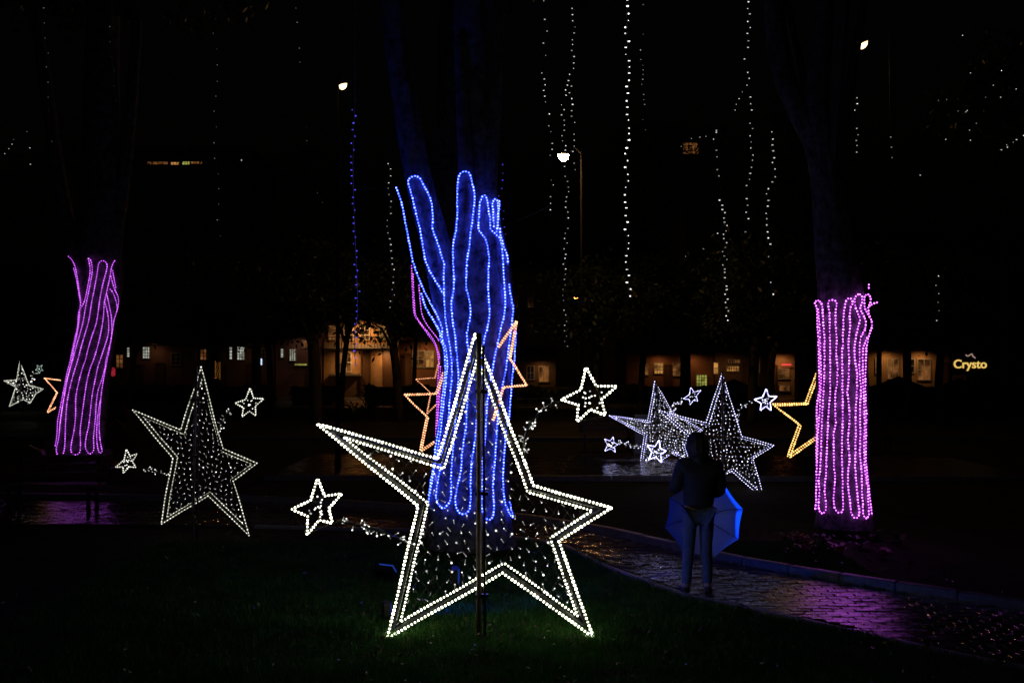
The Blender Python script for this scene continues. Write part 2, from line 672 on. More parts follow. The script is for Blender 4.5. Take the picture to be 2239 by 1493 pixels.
def crown_points(c, rad, n, clumps):
    out = []
    cc = []
    for i in range(clumps):
        while True:
            p = rng.uniform(-1, 1, 3)
            if np.linalg.norm(p) < 1:
                break
        cc.append((np.array(c) + p * np.array(rad), rng.uniform(0.35, 0.8)))
    for i in range(n):
        q, s = cc[rng.integers(0, clumps)]
        out.append(q + rng.normal(size=3) * s * np.array((0.9, 0.9, 0.5)))
    return np.array(out)


class Trunk:
    """trunk with limbs given as photo tracks (u, v, half width in px) at one distance"""

    def __init__(self, Y, tracks):
        self.Y = Y
        self.tracks = tracks
        self.bvh = None

    def surface(self, u, v):
        """nearest bark seen at or right beside this pixel"""
        best = None
        o = Vector((0, 0, H))
        for du, dv in ((0, 0), (3, 0), (-3, 0), (0, 3), (0, -3), (5, 0), (-5, 0)):
            d = (at(u + du, v + dv, 10) - o).normalized()
            h = self.bvh.ray_cast(o, d)
            if h[0] is not None and (best is None or h[0].y < best):
                best = h[0].y
        return best

    def depth(self, u, v):
        best = None
        for tr in self.tracks:
            vv = [t[1] for t in tr]
            if v > max(vv) or v < min(vv):
                continue
            for a, b in zip(tr, tr[1:]):
                if b[1] <= v <= a[1]:
                    k = (a[1] - v) / max(1e-6, a[1] - b[1])
                    uc = a[0] + (b[0] - a[0]) * k
                    r = a[2] + (b[2] - a[2]) * k
                    dy = a[3] + (b[3] - a[3]) * k
                    d = abs(u - uc)
                    if d < r * 1.25:
                        q = math.sqrt(max(0.0, r * r - min(d, r) ** 2)) / F * self.Y * 1.03
                        y = self.Y + dy - q
                        if best is None or y < best:
                            best = y
        return best


def rope_track(trunk, pts, off=0.035):
    """lay a rope over the trunk's front along the traced pixels"""
    P = [Vector((p[0], p[1], 0)) for p in pts]
    D = resample(P, 5.0)
    ys = [trunk.surface(p.x, p.y) for p in D]
    known = [(i, y) for i, y in enumerate(ys) if y is not None]
    if not known:
        known = [(0, trunk.Y)]
    for i in range(len(ys)):
        if ys[i] is None:
            j = min(known, key=lambda k: abs(k[0] - i))
            ys[i] = j[1] + min(0.12, 0.01 * abs(j[0] - i))
    for _ in range(4):
        ys = [(ys[max(i - 1, 0)] + 2 * ys[i] + ys[min(i + 1, len(ys) - 1)]) / 4 for i in range(len(ys))]
    hit = [trunk.surface(p.x, p.y) for p in D]
    ys = [y if h is None else min(y, h) for y, h in zip(ys, hit)]
    for _ in range(2):
        ys = [min(y, (ys[max(i - 1, 0)] + 2 * ys[i] + ys[min(i + 1, len(ys) - 1)]) / 4 + 0.004) for i, y in enumerate(ys)]
    return [at(p.x, p.y, y - off) for p, y in zip(D, ys)]


def rope(name, pts, r, spacing, br, rope_mat, bulb_mat, parent, closed=False, jitter=0.0, sides=5):
    """one length of light rope: the clear tube is the part, its row of bulbs the sub-part"""
    m = MB()
    m.tube(pts, r, sides, closed=closed)
    o = m.build(name, rope_mat, parent, smooth=True)
    b = MB()
    for p in even(pts, spacing, closed):
        b.ball(p + Vector((R.uniform(-jitter, jitter), R.uniform(-jitter, jitter), R.uniform(-jitter, jitter))),
               br * R.uniform(0.75, 1.15))
    b.build('bulb_row', bulb_mat, o, smooth=True, kind='stuff')
    return o


def crop(origin, scale, pts):
    return [(origin[0] + x / scale, origin[1] + y / scale) for x, y in pts]


def big_tree(label, T, crown_c, crown_r, nleaf, seed, amp=0.10):
    Y, tracks = T.Y, T.tracks
    av, af = [], []
    u, v, w = tracks[0][0][:3]
    base = Vector((gx(u, Y), Y, 0))
    t = thing('tree', base, label, 'tree')
    for i, tr in enumerate(tracks):
        m = MB()
        pts = [at(a[0], a[1], Y + a[3]) for a in tr]
        rad = [a[2] / F * Y for a in tr]
        if i == 0:      # down to the ground with a root flare
            p = pts[0]
            if p.z > 0.3:
                pts = [Vector((p.x, p.y, -0.1)), Vector((p.x, p.y, 0.12))] + pts
                rad = [rad[0] * 1.7, rad[0] * 1.25] + rad
        limb_mesh(m, pts, rad, seed + i * 3.1, amp=amp)
        af += [tuple(q + len(av) for q in fc) for fc in m.f]
        av += m.v
        m.build('trunk' if i == 0 else 'limb', 'bark', t, smooth=True)
    T.bvh = BVHTree.FromPolygons(av, af)
    if nleaf:
        tw = MB()
        tops = [at(tr[-1][0], tr[-1][1], Y + tr[-1][3]) for tr in tracks]
        cp = crown_points(crown_c, crown_r, nleaf, 60)
        for k in range(14):
            a = R.choice(tops)
            b = Vector(cp[R.randrange(len(cp))])
            mid = (a + b) / 2 + Vector((R.uniform(-.4, .4), R.uniform(-.4, .4), 0.4))
            tw.tube([a, mid, b], [0.09, 0.05, 0.02], 6)
        tw.build('branches', 'bark_far', t)
        leaves_mesh(cp, 0.11, 'leaf', 'crown', t, kind='stuff')
    return t


# the blue tree: trunk and three limbs that go on above the ropes
TB = Trunk(12.2, [
    [(1030, 1190, 100, 0), (1030, 1120, 92, 0), (1034, 1000, 86, 0), (1040, 850, 76, 0), (1045, 740, 76, 0),
     (1046, 640, 72, 0), (1050, 560, 58, 0.05), (1052, 470, 44, 0.1), (1050, 380, 34, 0.15), (1045, 250, 30, 0.2),
     (1035, 0, 28, 0.3), (1030, -300, 22, 0.4)],
    [(1010, 850, 40, 0.0), (1002, 740, 42, -0.08), (978, 630, 37, -0.12), (946, 510, 33, -0.15), (922, 420, 31, -0.15),
     (903, 330, 29, -0.1), (882, 200, 28, 0), (862, 60, 26, 0.1), (840, -250, 22, 0.2)],
    [(1000, 800, 40, -0.12), (1010, 640, 40, -0.16), (1014, 560, 30, -0.18), (1016, 470, 21, -0.18), (1018, 390, 18, -0.15), (1012, 240, 15, 0), (1004, 60, 12, 0.2)],
    [(1080, 760, 46, -0.05), (1092, 660, 36, -0.08), (1086, 560, 30, -0.08), (1076, 490, 24, -0.08), (1070, 420, 18, 0.0), (1078, 300, 15, 0.1), (1092, 40, 13, 0.3)],
])
big_tree('thick forked tree in the centre wrapped in the blue rope light arm', TB, (-0.8, 12.8, 10.8), (3.4, 2.6, 2.2), 5000, 1.3)

C1 = ((860, 340), 3.731)
C2 = ((860, 700), 3.247)
c1 = lambda p: crop(*C1, p)
c2 = lambda p: crop(*C2, p)
arm = thing('rope_light_arm', (gx(1030, 11.6), 11.6, 0.3),
            'glowing blue rope light arm with spread fingers wrapped up the central tree', 'light sculpture',
            'rope light arms wrapped on the trees')
blue_tracks = [
    c1([(25, 265), (65, 380), (100, 560), (145, 790), (170, 900), (240, 1080), (300, 1200), (350, 1290), (395, 1400)]) +
    c2([(345, 120), (375, 220), (382, 330), (372, 450), (355, 600), (340, 750), (320, 880), (300, 1000), (280, 1100), (265, 1200), (240, 1330)]),
    c1([(230, 1130), (270, 1250), (330, 1350), (380, 1440)]) +
    c2([(335, 130), (362, 220), (366, 380), (345, 560), (328, 720), (300, 900), (285, 1040), (262, 1170), (248, 1290)]),
    c1([(410, 1130), (330, 1000), (270, 880), (240, 740), (215, 590), (180, 450), (150, 320), (120, 220), (133, 185), (175, 168),
        (215, 185), (245, 240), (300, 350), (322, 480), (322, 600), (360, 710), (400, 840), (415, 900), (412, 1000), (415, 1150),
        (422, 1300), (435, 1400)]) +
    c2([(392, 130), (410, 260), (415, 400), (400, 560), (385, 760), (350, 920), (330, 1060), (310, 1180), (305, 1270), (345, 1330),
        (385, 1310), (410, 1240), (410, 1100), (420, 960), (435, 800), (445, 640), (462, 430), (455, 300), (440, 130)]) +
    c1([(485, 1350), (475, 1200), (495, 1050), (490, 900), (487, 740), (510, 620), (523, 480), (520, 350), (530, 200),
        (545, 150), (585, 130), (625, 155), (645, 230), (662, 330), (655, 450), (635, 600), (620, 740), (600, 880), (595, 1020),
        (600, 1100), (625, 1200), (628, 1300), (610, 1400)]) +
    c2([(522, 130), (545, 320), (525, 560), (515, 760), (490, 920), (480, 1060), (455, 1180), (440, 1270), (455, 1350), (500, 1375),
        (540, 1340), (548, 1260), (548, 1120), (560, 980), (585, 800), (595, 620), (610, 470), (625, 330), (640, 190)]) +
    c1([(745, 1480), (770, 1400), (785, 1260), (775, 1100), (775, 960), (782, 830), (765, 720), (745, 670), (705, 620), (693, 580),
        (700, 480), (705, 400), (720, 345), (740, 325), (765, 350), (775, 430), (790, 520), (795, 600), (840, 645), (875, 690),
        (890, 780), (895, 900), (905, 1050), (915, 1180), (905, 1300), (880, 1400)]) +
    c2([(745, 150), (715, 290), (690, 430), (665, 600), (655, 800), (640, 950), (632, 1150), (628, 1300), (640, 1380), (675, 1415),
        (708, 1390), (715, 1300), (708, 1180), (720, 1000), (735, 800), (745, 650), (762, 560), (778, 450), (802, 330), (832, 100)]) +
    c1([(970, 1340), (978, 1250), (960, 1150), (945, 1050)]),
    c2([(870, 60), (862, 250), (845, 400), (832, 560), (822, 690), (800, 790), (787, 950), (780, 1100), (785, 1250), (810, 1340),
        (850, 1400), (838, 1340), (825, 1280)]),
    c1([(820, 580), (815, 480), (810, 380), (830, 355), (850, 370), (855, 440), (850, 560), (842, 640)]),
    c1([(866, 375), (858, 480), (850, 600)]),
    c1([(870, 600), (875, 650), (905, 750), (930, 820), (935, 900)]),
]
for tr in blue_tracks:
    rope('light_rope', rope_track(TB, tr), 0.006, 0.037, 0.0105, 'rope_blue', 'bulb_blue', arm, jitter=0.003)

# right purple tree and arm
TR = Trunk(13.6, [
    [(1845, 1150, 66, 0), (1845, 1100, 60, 0), (1842, 900, 57, 0), (1840, 750, 54, 0), (1838, 640, 50, 0), (1825, 540, 46, 0),
     (1815, 440, 40, 0)],
    [(1815, 440, 38, 0), (1790, 330, 30, 0.05), (1745, 240, 26, 0.1), (1705, 130, 24, 0.2), (1690, -60, 22, 0.3), (1680, -300, 18, 0.4)],
    [(1815, 450, 36, 0), (1800, 330, 28, 0.0), (1785, 220, 26, 0), (1800, 60, 22, 0.1), (1815, -250, 18, 0.2)],
])
big_tree('tree at the right wrapped in the tall purple rope light arm', TR, (4.6, 14.2, 11.2), (3.2, 2.6, 2.0), 4500, 5.7)
P1c, P2c = ((1760, 610), 5.972), ((1760, 860), 4.977)
p1_ = lambda p: crop(*P1c, p)
p2_ = lambda p: crop(*P2c, p)
arm2 = thing('rope_light_arm', (gx(1845, 13.2), 13.2, 0.3),
             'straight purple rope light arm at the right, its closed fingers looping at the top', 'light sculpture',
             'rope light arms wrapped on the trees')
pr = [
    p1_([(150, 350), (130, 300), (165, 280), (205, 300), (230, 360), (235, 500), (245, 650), (255, 800), (255, 1000), (255, 1200), (245, 1400)]) +
    p2_([(200, 0), (190, 200), (180, 450), (175, 650), (165, 850), (150, 950), (160, 1080), (148, 1200), (160, 1280), (190, 1300),
         (225, 1270), (225, 1150), (215, 1050), (230, 850), (238, 650), (248, 400), (258, 200), (275, 0)]) +
    p1_([(330, 1400), (330, 1200), (330, 900), (325, 650), (320, 450), (300, 340), (310, 290), (355, 270), (405, 290), (420, 330),
         (405, 400), (400, 550), (410, 700), (415, 850), (410, 1000), (425, 1150), (425, 1300), (405, 1450)]) +
    p2_([(330, 20), (330, 200), (338, 330), (315, 430), (312, 600), (320, 800), (328, 930), (318, 1050), (315, 1200), (335, 1270),
         (375, 1298), (415, 1260), (412, 1100), (410, 900), (403, 700), (405, 500), (412, 250), (410, 0)]) +
    p1_([(490, 1400), (490, 1200), (485, 1000), (495, 850), (500, 650), (505, 500), (520, 360), (545, 275), (580, 250), (615, 265),
         (625, 310), (595, 380), (585, 480), (590, 600), (575, 750), (570, 900), (578, 1050), (575, 1200), (570, 1300), (560, 1450)]) +
    p2_([(463, 0), (478, 130), (485, 300), (470, 500), (485, 700), (470, 850), (470, 1000), (490, 1180), (505, 1300), (550, 1358),
         (590, 1310), (575, 1150), (560, 980), (548, 800), (553, 500), (553, 200), (565, 0)]) +
    p1_([(680, 1400), (680, 1250), (665, 1120), (650, 1000), (652, 880), (670, 730), (705, 600), (715, 510), (670, 390), (650, 290),
         (660, 230), (710, 200), (750, 235), (745, 310), (720, 380), (770, 480), (795, 570), (785, 660), (725, 770), (715, 900),
         (712, 1100), (720, 1250), (730, 1400)]) +
    p2_([(610, 0), (600, 200), (603, 450), (600, 650), (615, 850), (620, 1030), (630, 1200), (640, 1320), (668, 1358), (695, 1320),
         (690, 1150), (680, 1000), (655, 850), (645, 600), (650, 300), (640, 0)]) +
    p1_([(760, 1400), (755, 1150), (760, 950), (780, 840), (835, 730), (875, 620), (865, 530), (800, 420), (775, 300), (780, 230),
         (820, 200), (860, 240), (855, 310), (825, 370), (850, 350), (890, 322), (950, 305)]),
    p1_([(828, 375), (835, 450), (855, 515)]),
    p1_([(835, 745), (805, 900), (795, 1100), (790, 1300)]) +
    p2_([(658, 0), (668, 250), (665, 500), (662, 700), (682, 900), (700, 1050), (715, 1200), (735, 1355)]),
    p1_([(130, 320), (155, 400), (165, 600), (175, 800), (180, 1000), (185, 1250), (190, 1450)]) +
    p2_([(150, 20), (130, 150), (128, 400), (125, 600), (128, 800), (122, 1000), (120, 1200), (110, 1300)]),
    p1_([(170, 400), (190, 600), (200, 850), (205, 1050), (210, 1300), (207, 1450)]) +
    p2_([(167, 0), (160, 200), (142, 400), (135, 600), (130, 760)]),
    p1_([(838, 75), (834, 140)]),
]
for tr in pr:
    rope('light_rope', rope_track(TR, tr), 0.0055, 0.042, 0.0115, 'rope_purple', 'bulb_purple', arm2, jitter=0.003)

# left purple tree and arm
TL = Trunk(21.0, [
    [(165, 1030, 62, 0), (170, 990, 56, 0), (185, 850, 52, 0), (200, 740, 50, 0), (212, 650, 48, 0), (215, 560, 46, 0),
     (218, 400, 42, 0.1), (222, 200, 38, 0.2), (228, -60, 32, 0.3)],
    [(190, 660, 24, -0.15), (178, 600, 20, -0.1), (160, 540, 18, 0.0), (130, 400, 16, 0.1), (95, 150, 14, 0.2), (60, -50, 10, 0.3)],
    [(225, 700, 30, -0.1), (246, 620, 22, -0.1), (250, 540, 18, 0), (275, 350, 15, 0.2), (300, 50, 12, 0.4)],
])
big_tree('leaning tree at the left wrapped in the narrow purple rope light arm', TL, (-8.4, 21.5, 11.6), (4.0, 3.0, 2.2), 4500, 9.1)
LTc, LBc = ((80, 540), 5.741), ((80, 780), 3.732)
lt = lambda p: crop(*LTc, p)
lb = lambda p: crop(*LBc, p)
arm3 = thing('rope_light_arm', (gx(170, 20.5), 20.5, 0.3),
             'leaning purple rope light arm at the left edge with a split thumb at its top', 'light sculpture',
             'rope light arms wrapped on the trees')
pl = [
    lt([(400, 120), (440, 160), (480, 240), (510, 380), (530, 520), (552, 700), (525, 850), (515, 1000), (480, 1150), (450, 1290)]) +
    lb([(268, 60), (250, 120), (235, 200), (210, 320), (190, 430), (172, 520), (165, 640), (150, 730), (128, 812)]),
    lt([(465, 270), (500, 400), (528, 560), (548, 700)]),
    lt([(650, 150), (672, 300), (640, 500), (600, 680), (545, 790), (535, 900), (510, 1080), (470, 1250)]) +
    lb([(285, 40), (240, 220), (218, 350), (193, 540), (180, 660), (160, 760), (183, 812), (215, 790), (230, 720), (235, 560),
        (245, 400), (265, 280), (300, 140)]) +
    lt([(510, 1440), (560, 1250), (610, 1080), (655, 920), (690, 700), (720, 550), (760, 330), (780, 205), (830, 172), (880, 205),
        (880, 280), (830, 470), (795, 650), (770, 830), (745, 970), (690, 1130), (640, 1300)]) +
    lb([(400, 20), (375, 90), (345, 200), (320, 330), (318, 480), (305, 600), (285, 700), (280, 770), (312, 799), (350, 780), (358, 700),
        (355, 600), (370, 480), (390, 330), (410, 200), (438, 90)]) +
    lt([(705, 1440), (745, 1320), (790, 1150), (820, 1000), (840, 850), (850, 700), (880, 560), (920, 380), (945, 240), (995, 150)]),
    lt([(655, 148), (682, 175), (698, 300), (665, 500), (620, 720), (590, 900), (560, 1030), (510, 1200), (460, 1390)]) +
    lb([(255, 165), (225, 330), (200, 470), (185, 600)]),
    lt([(865, 720), (895, 850), (905, 1000), (890, 1130), (830, 1320), (790, 1440)]) +
    lb([(500, 80), (475, 200), (455, 300), (440, 430), (425, 560), (405, 650), (398, 740), (430, 792), (465, 760), (465, 650),
        (480, 500), (485, 400), (500, 280), (530, 190), (560, 80)]) +
    lt([(865, 1440), (905, 1280), (938, 1130), (960, 1000), (975, 900), (1000, 830), (1012, 750), (985, 640), (950, 560), (900, 510)]),
    lt([(880, 590), (915, 750), (940, 900), (942, 1100), (912, 1290), (880, 1440)]) +
    lb([(548, 170), (528, 300), (518, 420), (510, 550), (518, 680), (542, 795)]),
    lb([(522, 340), (503, 450), (490, 600), (495, 720), (515, 788), (530, 770)]),
    lt([(932, 370), (975, 520), (1020, 620), (1028, 700), (1005, 820)]),
    lt([(955, 300), (978, 430), (1000, 540)]),
]
for tr in pl:
    rope('light_rope', rope_track(TL, tr), 0.0055, 0.05, 0.0115, 'rope_purple', 'bulb_purple_far', arm3)

# tree behind the blue one with a purple arm that shows at its left
TX = Trunk(17.0, [[(1005, 1075, 62, 0), (1005, 980, 56, 0), (1008, 860, 54, 0), (1015, 770, 52, 0), (1000, 700, 52, 0), (985, 600, 46, 0.1),
                   (985, 400, 40, 0.2), (990, 0, 30, 0.5), (1000, -200, 26, 0.6)]])
big_tree('tree mostly hidden behind the blue wrapped tree', TX, (0.5, 18.5, 11.5), (3.4, 2.6, 2.0), 3500, 3.9)
arm4 = thing('rope_light_arm', (gx(1000, 16.6), 16.6, 0.3),
             'purple rope light arm half hidden behind the left side of the blue arm', 'light sculpture',
             'rope light arms wrapped on the trees')
for tr in ([(900, 581), (902, 640), (906, 686), (915, 702), (940, 737), (953, 757), (959, 792), (957, 840), (955, 885), (952, 962), (945, 1017), (948, 1060)],
           [(903, 600), (906, 660), (912, 695), (945, 738), (957, 765), (963, 800), (958, 880), (955, 965), (950, 1030)],
           [(916, 624), (919, 660), (923, 688), (935, 712), (956, 739), (965, 757), (970, 798), (964, 840), (959, 891), (954, 977), (952, 1050)],
           [(1120, 640), (1112, 720), (1100, 800), (1085, 900), (1070, 1000)],
           [(990, 660), (992, 740), (1000, 840), (1000, 960), (995, 1040)]):
    rope('light_rope', rope_track(TX, tr), 0.005, 0.045, 0.010, 'rope_purple', 'bulb_purple_far', arm4)


# ------------------------------------------------------------------ star decorations
def star_plane(Y, u0, yaw):
    return lambda u, v, dy=0.0: at(u, v, Y + dy + (u - u0) / F * Y * yaw)


def ring_rope(name, pix, pos, dy, r, spacing, br, rmat, bmat, parent, closed=True, double=0.0):
    pts = [pos(u, v, dy) for u, v in pix]
    dense = []
    n = len(pts)
    seg = range(n if closed else n - 1)
    for i in seg:
        a, b = pts[i], pts[(i + 1) % n]
        k = max(2, int((b - a).length / 0.08))
        for j in range(k):
            dense.append(a + (b - a) * (j / k))
    if not closed:
        dense.append(pts[-1])
    dense = [p + Vector((noise.noise(p * 2.1), noise.noise(p * 1.7 + Vector((5, 0, 0))), noise.noise(p * 2.3 + Vector((0, 9, 0))))) * 0.012 for p in dense]
    o = rope(name, dense, r, spacing, br, rmat, bmat, parent, closed=closed)
    return o


def curved_arm(pix, pos, dy, n, size, parent, mini):
    pts = resample([pos(u, v, dy) for u, v in pix], 0.05)
    m = MB()
    m.tube(pts, 0.009, 6)
    # wires twisted round it
    tw = []
    for i, p in enumerate(pts):
        tw.append(p + Vector((math.cos(i * 1.3), 0, math.sin(i * 1.3))) * 0.018)
    m.tube(tw, 0.004, 4)
    o = m.build('curved_arm', 'dark_metal', parent)
    b = MB()
    bb = MB()
    for k in range(n):
        p = pts[int((k + R.random() * 0.8) / n * (len(pts) - 1))]
        d = Vector((R.gauss(0, 1), R.gauss(0, .5), R.gauss(0, 1))).normalized()
        q = p + d * 0.02
        e = q + d * size * 4
        bb.tube([q, e], size * 0.45, 5)
        b.ball(e if R.random() < .7 else q, size * R.uniform(0.7, 1.15))
    b.build('mini_lights', mini, o, kind='stuff', smooth=True)
    bb.build('mini_light_stems', 'mini_body_streak', o, kind='stuff')
    return o


def small_star(pix5, pos, dy, r, spacing, br, rmat, bmat, mini, parent, inner=0.45, minis=8, msize=0.008):
    """pix5: the five tips in order round the star"""
    cx = sum(p[0] for p in pix5) / 5
    cy_ = sum(p[1] for p in pix5) / 5
    out = []
    for i in range(5):
        a, b = Vector(pix5[i]), Vector(pix5[(i + 1) % 5])
        c = Vector((cx, cy_))
        out.append(tuple(a))
        mid = (a + b) / 2
        out.append(tuple(c + (mid - c) * (inner / 0.81)))
    # rounded tips
    pts2 = []
    n = len(out)
    for i, p in enumerate(out):
        p = Vector(p)
        if i % 2 == 0:
            a, b = Vector(out[i - 1]), Vector(out[(i + 1) % n])
            pts2 += [tuple(p + (a - p) * 0.10), tuple(p + (Vector((cx, cy_)) - p) * 0.02), tuple(p + (b - p) * 0.10)]
        else:
            pts2.append(tuple(p))
    o = ring_rope('small_star', pts2, pos, dy, r, spacing, br, rmat, bmat, parent)
    o['label'] = 'small outlined star on its curved arm'
    net = MB()
    for k in range(7):
        a = Vector(out[R.randrange(10)])
        b = Vector(out[R.randrange(10)])
        net.tube([pos(a.x, a.y, dy + .01), pos(b.x, b.y, dy + .015)], 0.0018, 3)
    net.build('wire_net', 'net', o, kind='stuff')
    b = MB()
    for k in range(minis):
        a = R.uniform(0, 6.28)
        q = R.uniform(0, 0.5) * abs(Vector(pix5[0]) - Vector((cx, cy_))) if False else R.uniform(0, 0.45) * (Vector(pix5[0]) - Vector((cx, cy_))).length
        b.ball(pos(cx + math.cos(a) * q, cy_ + math.sin(a) * q, dy + 0.02), msize)
    b.build('mini_lights', mini, o, kind='stuff', smooth=True)
    return o


def star(label, Y, outer, pole, ins, bulb, mini, rmat, nmini, arms=(), smalls=(), yaw=0.0, spacing=0.033, br=0.0122,
         msize=0.009, depth=0.10, polemat='rusty_metal', net_step=0.12, pole_front=True, minib=True, smini=18, clip_v=None, sbulb=None,
         inner_bulb=None, sspacing=None, sbr=None, shift=0.0):
    u0 = sum(p[0] for p in outer) / len(outer)
    pos = star_plane(Y, u0, yaw)
    base = pos(pole[0], 800 + H * F / Y)
    t = thing('star_decoration', (base.x, base.y, 0), label, 'light decoration', 'light stars on poles')
    px = F / Y
    # pole
    m = MB()
    pf = -0.05 if pole_front else 0.14
    p_top = pos(pole[0], pole[1], pf)
    p_bot = pos(pole[2] if len(pole) > 2 else pole[0], 800, pf)
    p_bot.z = -0.1
    m.tube([p_bot, p_top], pole[3] if len(pole) > 3 else 0.024, 10)
    m.build('pole', polemat, t, smooth=True)
    m = MB()
    o2 = Vector((0.052, 0.02, 0))
    m.tube([p_bot + o2, p_top + o2 * 0.7 - Vector((0, 0, 0.1))], 0.012, 8)
    for k in range(3):
        z = 0.35 + 0.5 * k * (p_top.z - 0.5) / 1.2
        m.box((p_bot.x + 0.025, p_bot.y + 0.01, min(z, p_top.z - .2)), (0.11, 0.05, 0.03))
    m.build('pole_stay', 'dark_metal', t)
    n = len(outer)
    inner = inset(outer, ins)
    inner = [(a + shift, b) for a, b in inner]
    # flat bar frame between the two ropes
    fr = MB()
    mid = inset(outer, ins * 0.5)
    for i in range(n):
        a, b = pos(*mid[i], depth * 0.5), pos(*mid[(i + 1) % n], depth * 0.5)
        fr.tube([a, b], 0.013, 5)
        k = max(1, int((b - a).length / 0.35))
        for j in range(k + 1):
            w = j / k
            q1 = Vector(outer[i]).lerp(Vector(outer[(i + 1) % n]), w)
            q2 = Vector(inner[i]).lerp(Vector(inner[(i + 1) % n]), w)
            fr.tube([pos(q1.x, q1.y, 0.008), pos(q2.x, q2.y, depth)], 0.006, 4)
    fr.build('outline_frame', 'dark_metal', t)
    ring_rope('light_rope', outer, pos, 0.0, br * 0.62, spacing, br, rmat, bulb, t)
    ring_rope('light_rope', inner, pos, depth, br * 0.55, spacing * 0.97, br * 0.86, rmat, inner_bulb or bulb, t)
    # net of thin wires across the star
    us = [p[0] for p in outer]
    vs = [p[1] for p in outer]
    net = MB()
    stp = net_step * px
    for sgn in (1, -1):
        c0 = min(us) - (max(vs) - min(vs))
        c = c0
        while c < max(us) + (max(vs) - min(vs)):
            run = []
            v = min(vs)
            while v <= max(vs):
                u = c + sgn * (v - min(vs)) * 0.75 + 2 * math.sin(v * 0.05 + c)
                if point_in(inner, u, v):
                    run.append(pos(u, v, depth * 0.8))
                else:
                    if len(run) > 1:
                        net.tube(run, 0.0016, 3, caps=False)
                    run = []
                v += 12
            c += stp
    if net.n:
        net.build('wire_net', 'net', t, kind='stuff')
    b = MB()
    bb = MB()
    k = 0
    tries = 0
    placed = []
    md = math.sqrt((max(us) - min(us)) * (max(vs) - min(vs)) * 0.30 / max(1, nmini)) * 0.72
    while k < nmini and tries < nmini * 250:
        tries += 1
        u, v = R.uniform(min(us), max(us)), R.uniform(min(vs), max(vs))
        if clip_v and v > clip_v:
            continue
        if not point_in(inner, u, v) or any(abs(u - a) < md and abs(v - c) < md for a, c in placed):
            continue
        placed.append((u, v))
        p = pos(u, v, depth * R.uniform(0.2, 1.2))
        d = Vector((R.gauss(0.55, 0.35), R.gauss(0, 0.3), R.gauss(-0.75, 0.35))).normalized()
        if R.random() < 0.25:
            d.x = -d.x
        big = R.random() < 0.12
        b.ball(p, msize * (1.25 if big else R.uniform(0.45, 0.85)))
        e = p + d * msize * R.uniform(2.5, 5.5) * (-1 if R.random() < .5 else 1)
        bb.tube([p, e], [msize * 0.42, msize * 0.22], 5)
        k += 1
    b.build('mini_lights', mini, t, kind='stuff', smooth=True)
    bb.build('mini_light_stems', 'mini_body_streak', t, kind='stuff')
    for a in arms:
        curved_arm(a[0], pos, depth * 0.5, a[1], msize * 1.0, t, mini)
    for s in smalls:
        small_star(s, pos, 0.0, (sbr or br) * 0.6, sspacing or spacing * 0.9, sbr or br * 0.92, rmat, sbulb or bulb, mini, t, minis=smini, msize=msize)
    return t


big = [(1040, 731), (1165, 1060), (1336, 1108), (1221, 1184), (1299, 1392), (1098, 1252), (846, 1396), (915, 1106), (692, 926), (957, 1001)]
star('largest white light star, in front on the lawn with two small stars on curved arms', 8.5, big, (1047, 728), 18,
     'bulb_white', 'mini_white', 'rope_white', 240,
     arms=(([(1148, 1005), (1146, 960), (1160, 925), (1185, 898), (1215, 880), (1232, 873)], 26),
           ([(893, 1188), (860, 1172), (820, 1157), (775, 1146), (728, 1136)], 24)),
     smalls=([(1281, 803), (1350, 843), (1324, 908), (1262, 922), (1226, 874)],
             [(694, 1044), (747, 1077), (726, 1142), (670, 1168), (638, 1112)]), clip_v=1385, shift=2, msize=0.0082)

leftst = [(440, 802), (487, 981), (562, 1013), (509, 1051), (545, 1171), (455, 1084), (351, 1146), (378, 1001), (289, 896), (395, 940)]
star('medium white light star at the left, between the purple arm and the largest star', 13.3, leftst, (429, 800, 421, 0.018), 7,
     'bulb_white_mid', 'mini_white', 'rope_white', 210,
     arms=(([(478, 950), (484, 925), (498, 903), (514, 888)], 16), ([(360, 1038), (335, 1028), (315, 1024), (300, 1020)], 14)),
     smalls=([(547, 848), (577, 872), (558, 909), (528, 911), (513, 881)], [(276, 980), (300, 991), (297, 1021), (270, 1034), (252, 1020)]),
     spacing=0.045, br=0.0090, msize=0.0072, depth=0.16, net_step=0.2, sbr=0.010, sspacing=0.03, shift=3)

starA = [(1432, 834), (1470, 900), (1536, 940), (1497, 972), (1509, 1014), (1470, 990), (1396, 1040), (1409, 952), (1331, 908), (1416, 919)]
star('densely lit cool white star, the farther one of the overlapping pair', 24.0, starA, (1434, 832, 1434, 0.018), 3.5,
     'bulb_cool', 'mini_cool', 'rope_white', 330,
     arms=(([(1470, 900), (1478, 885), (1487, 877), (1495, 872)], 20), ([(1400, 978), (1380, 973), (1360, 969), (1346, 969)], 26)),
     smalls=([(1510, 847), (1533, 853), (1525, 877), (1509, 885), (1494, 871)], [(1341, 955), (1351, 972), (1345, 988), (1322, 986), (1321, 959)]),
     spacing=0.055, br=0.0095, msize=0.012, depth=0.12, net_step=0.35, smini=10, sspacing=0.03, shift=1.5)

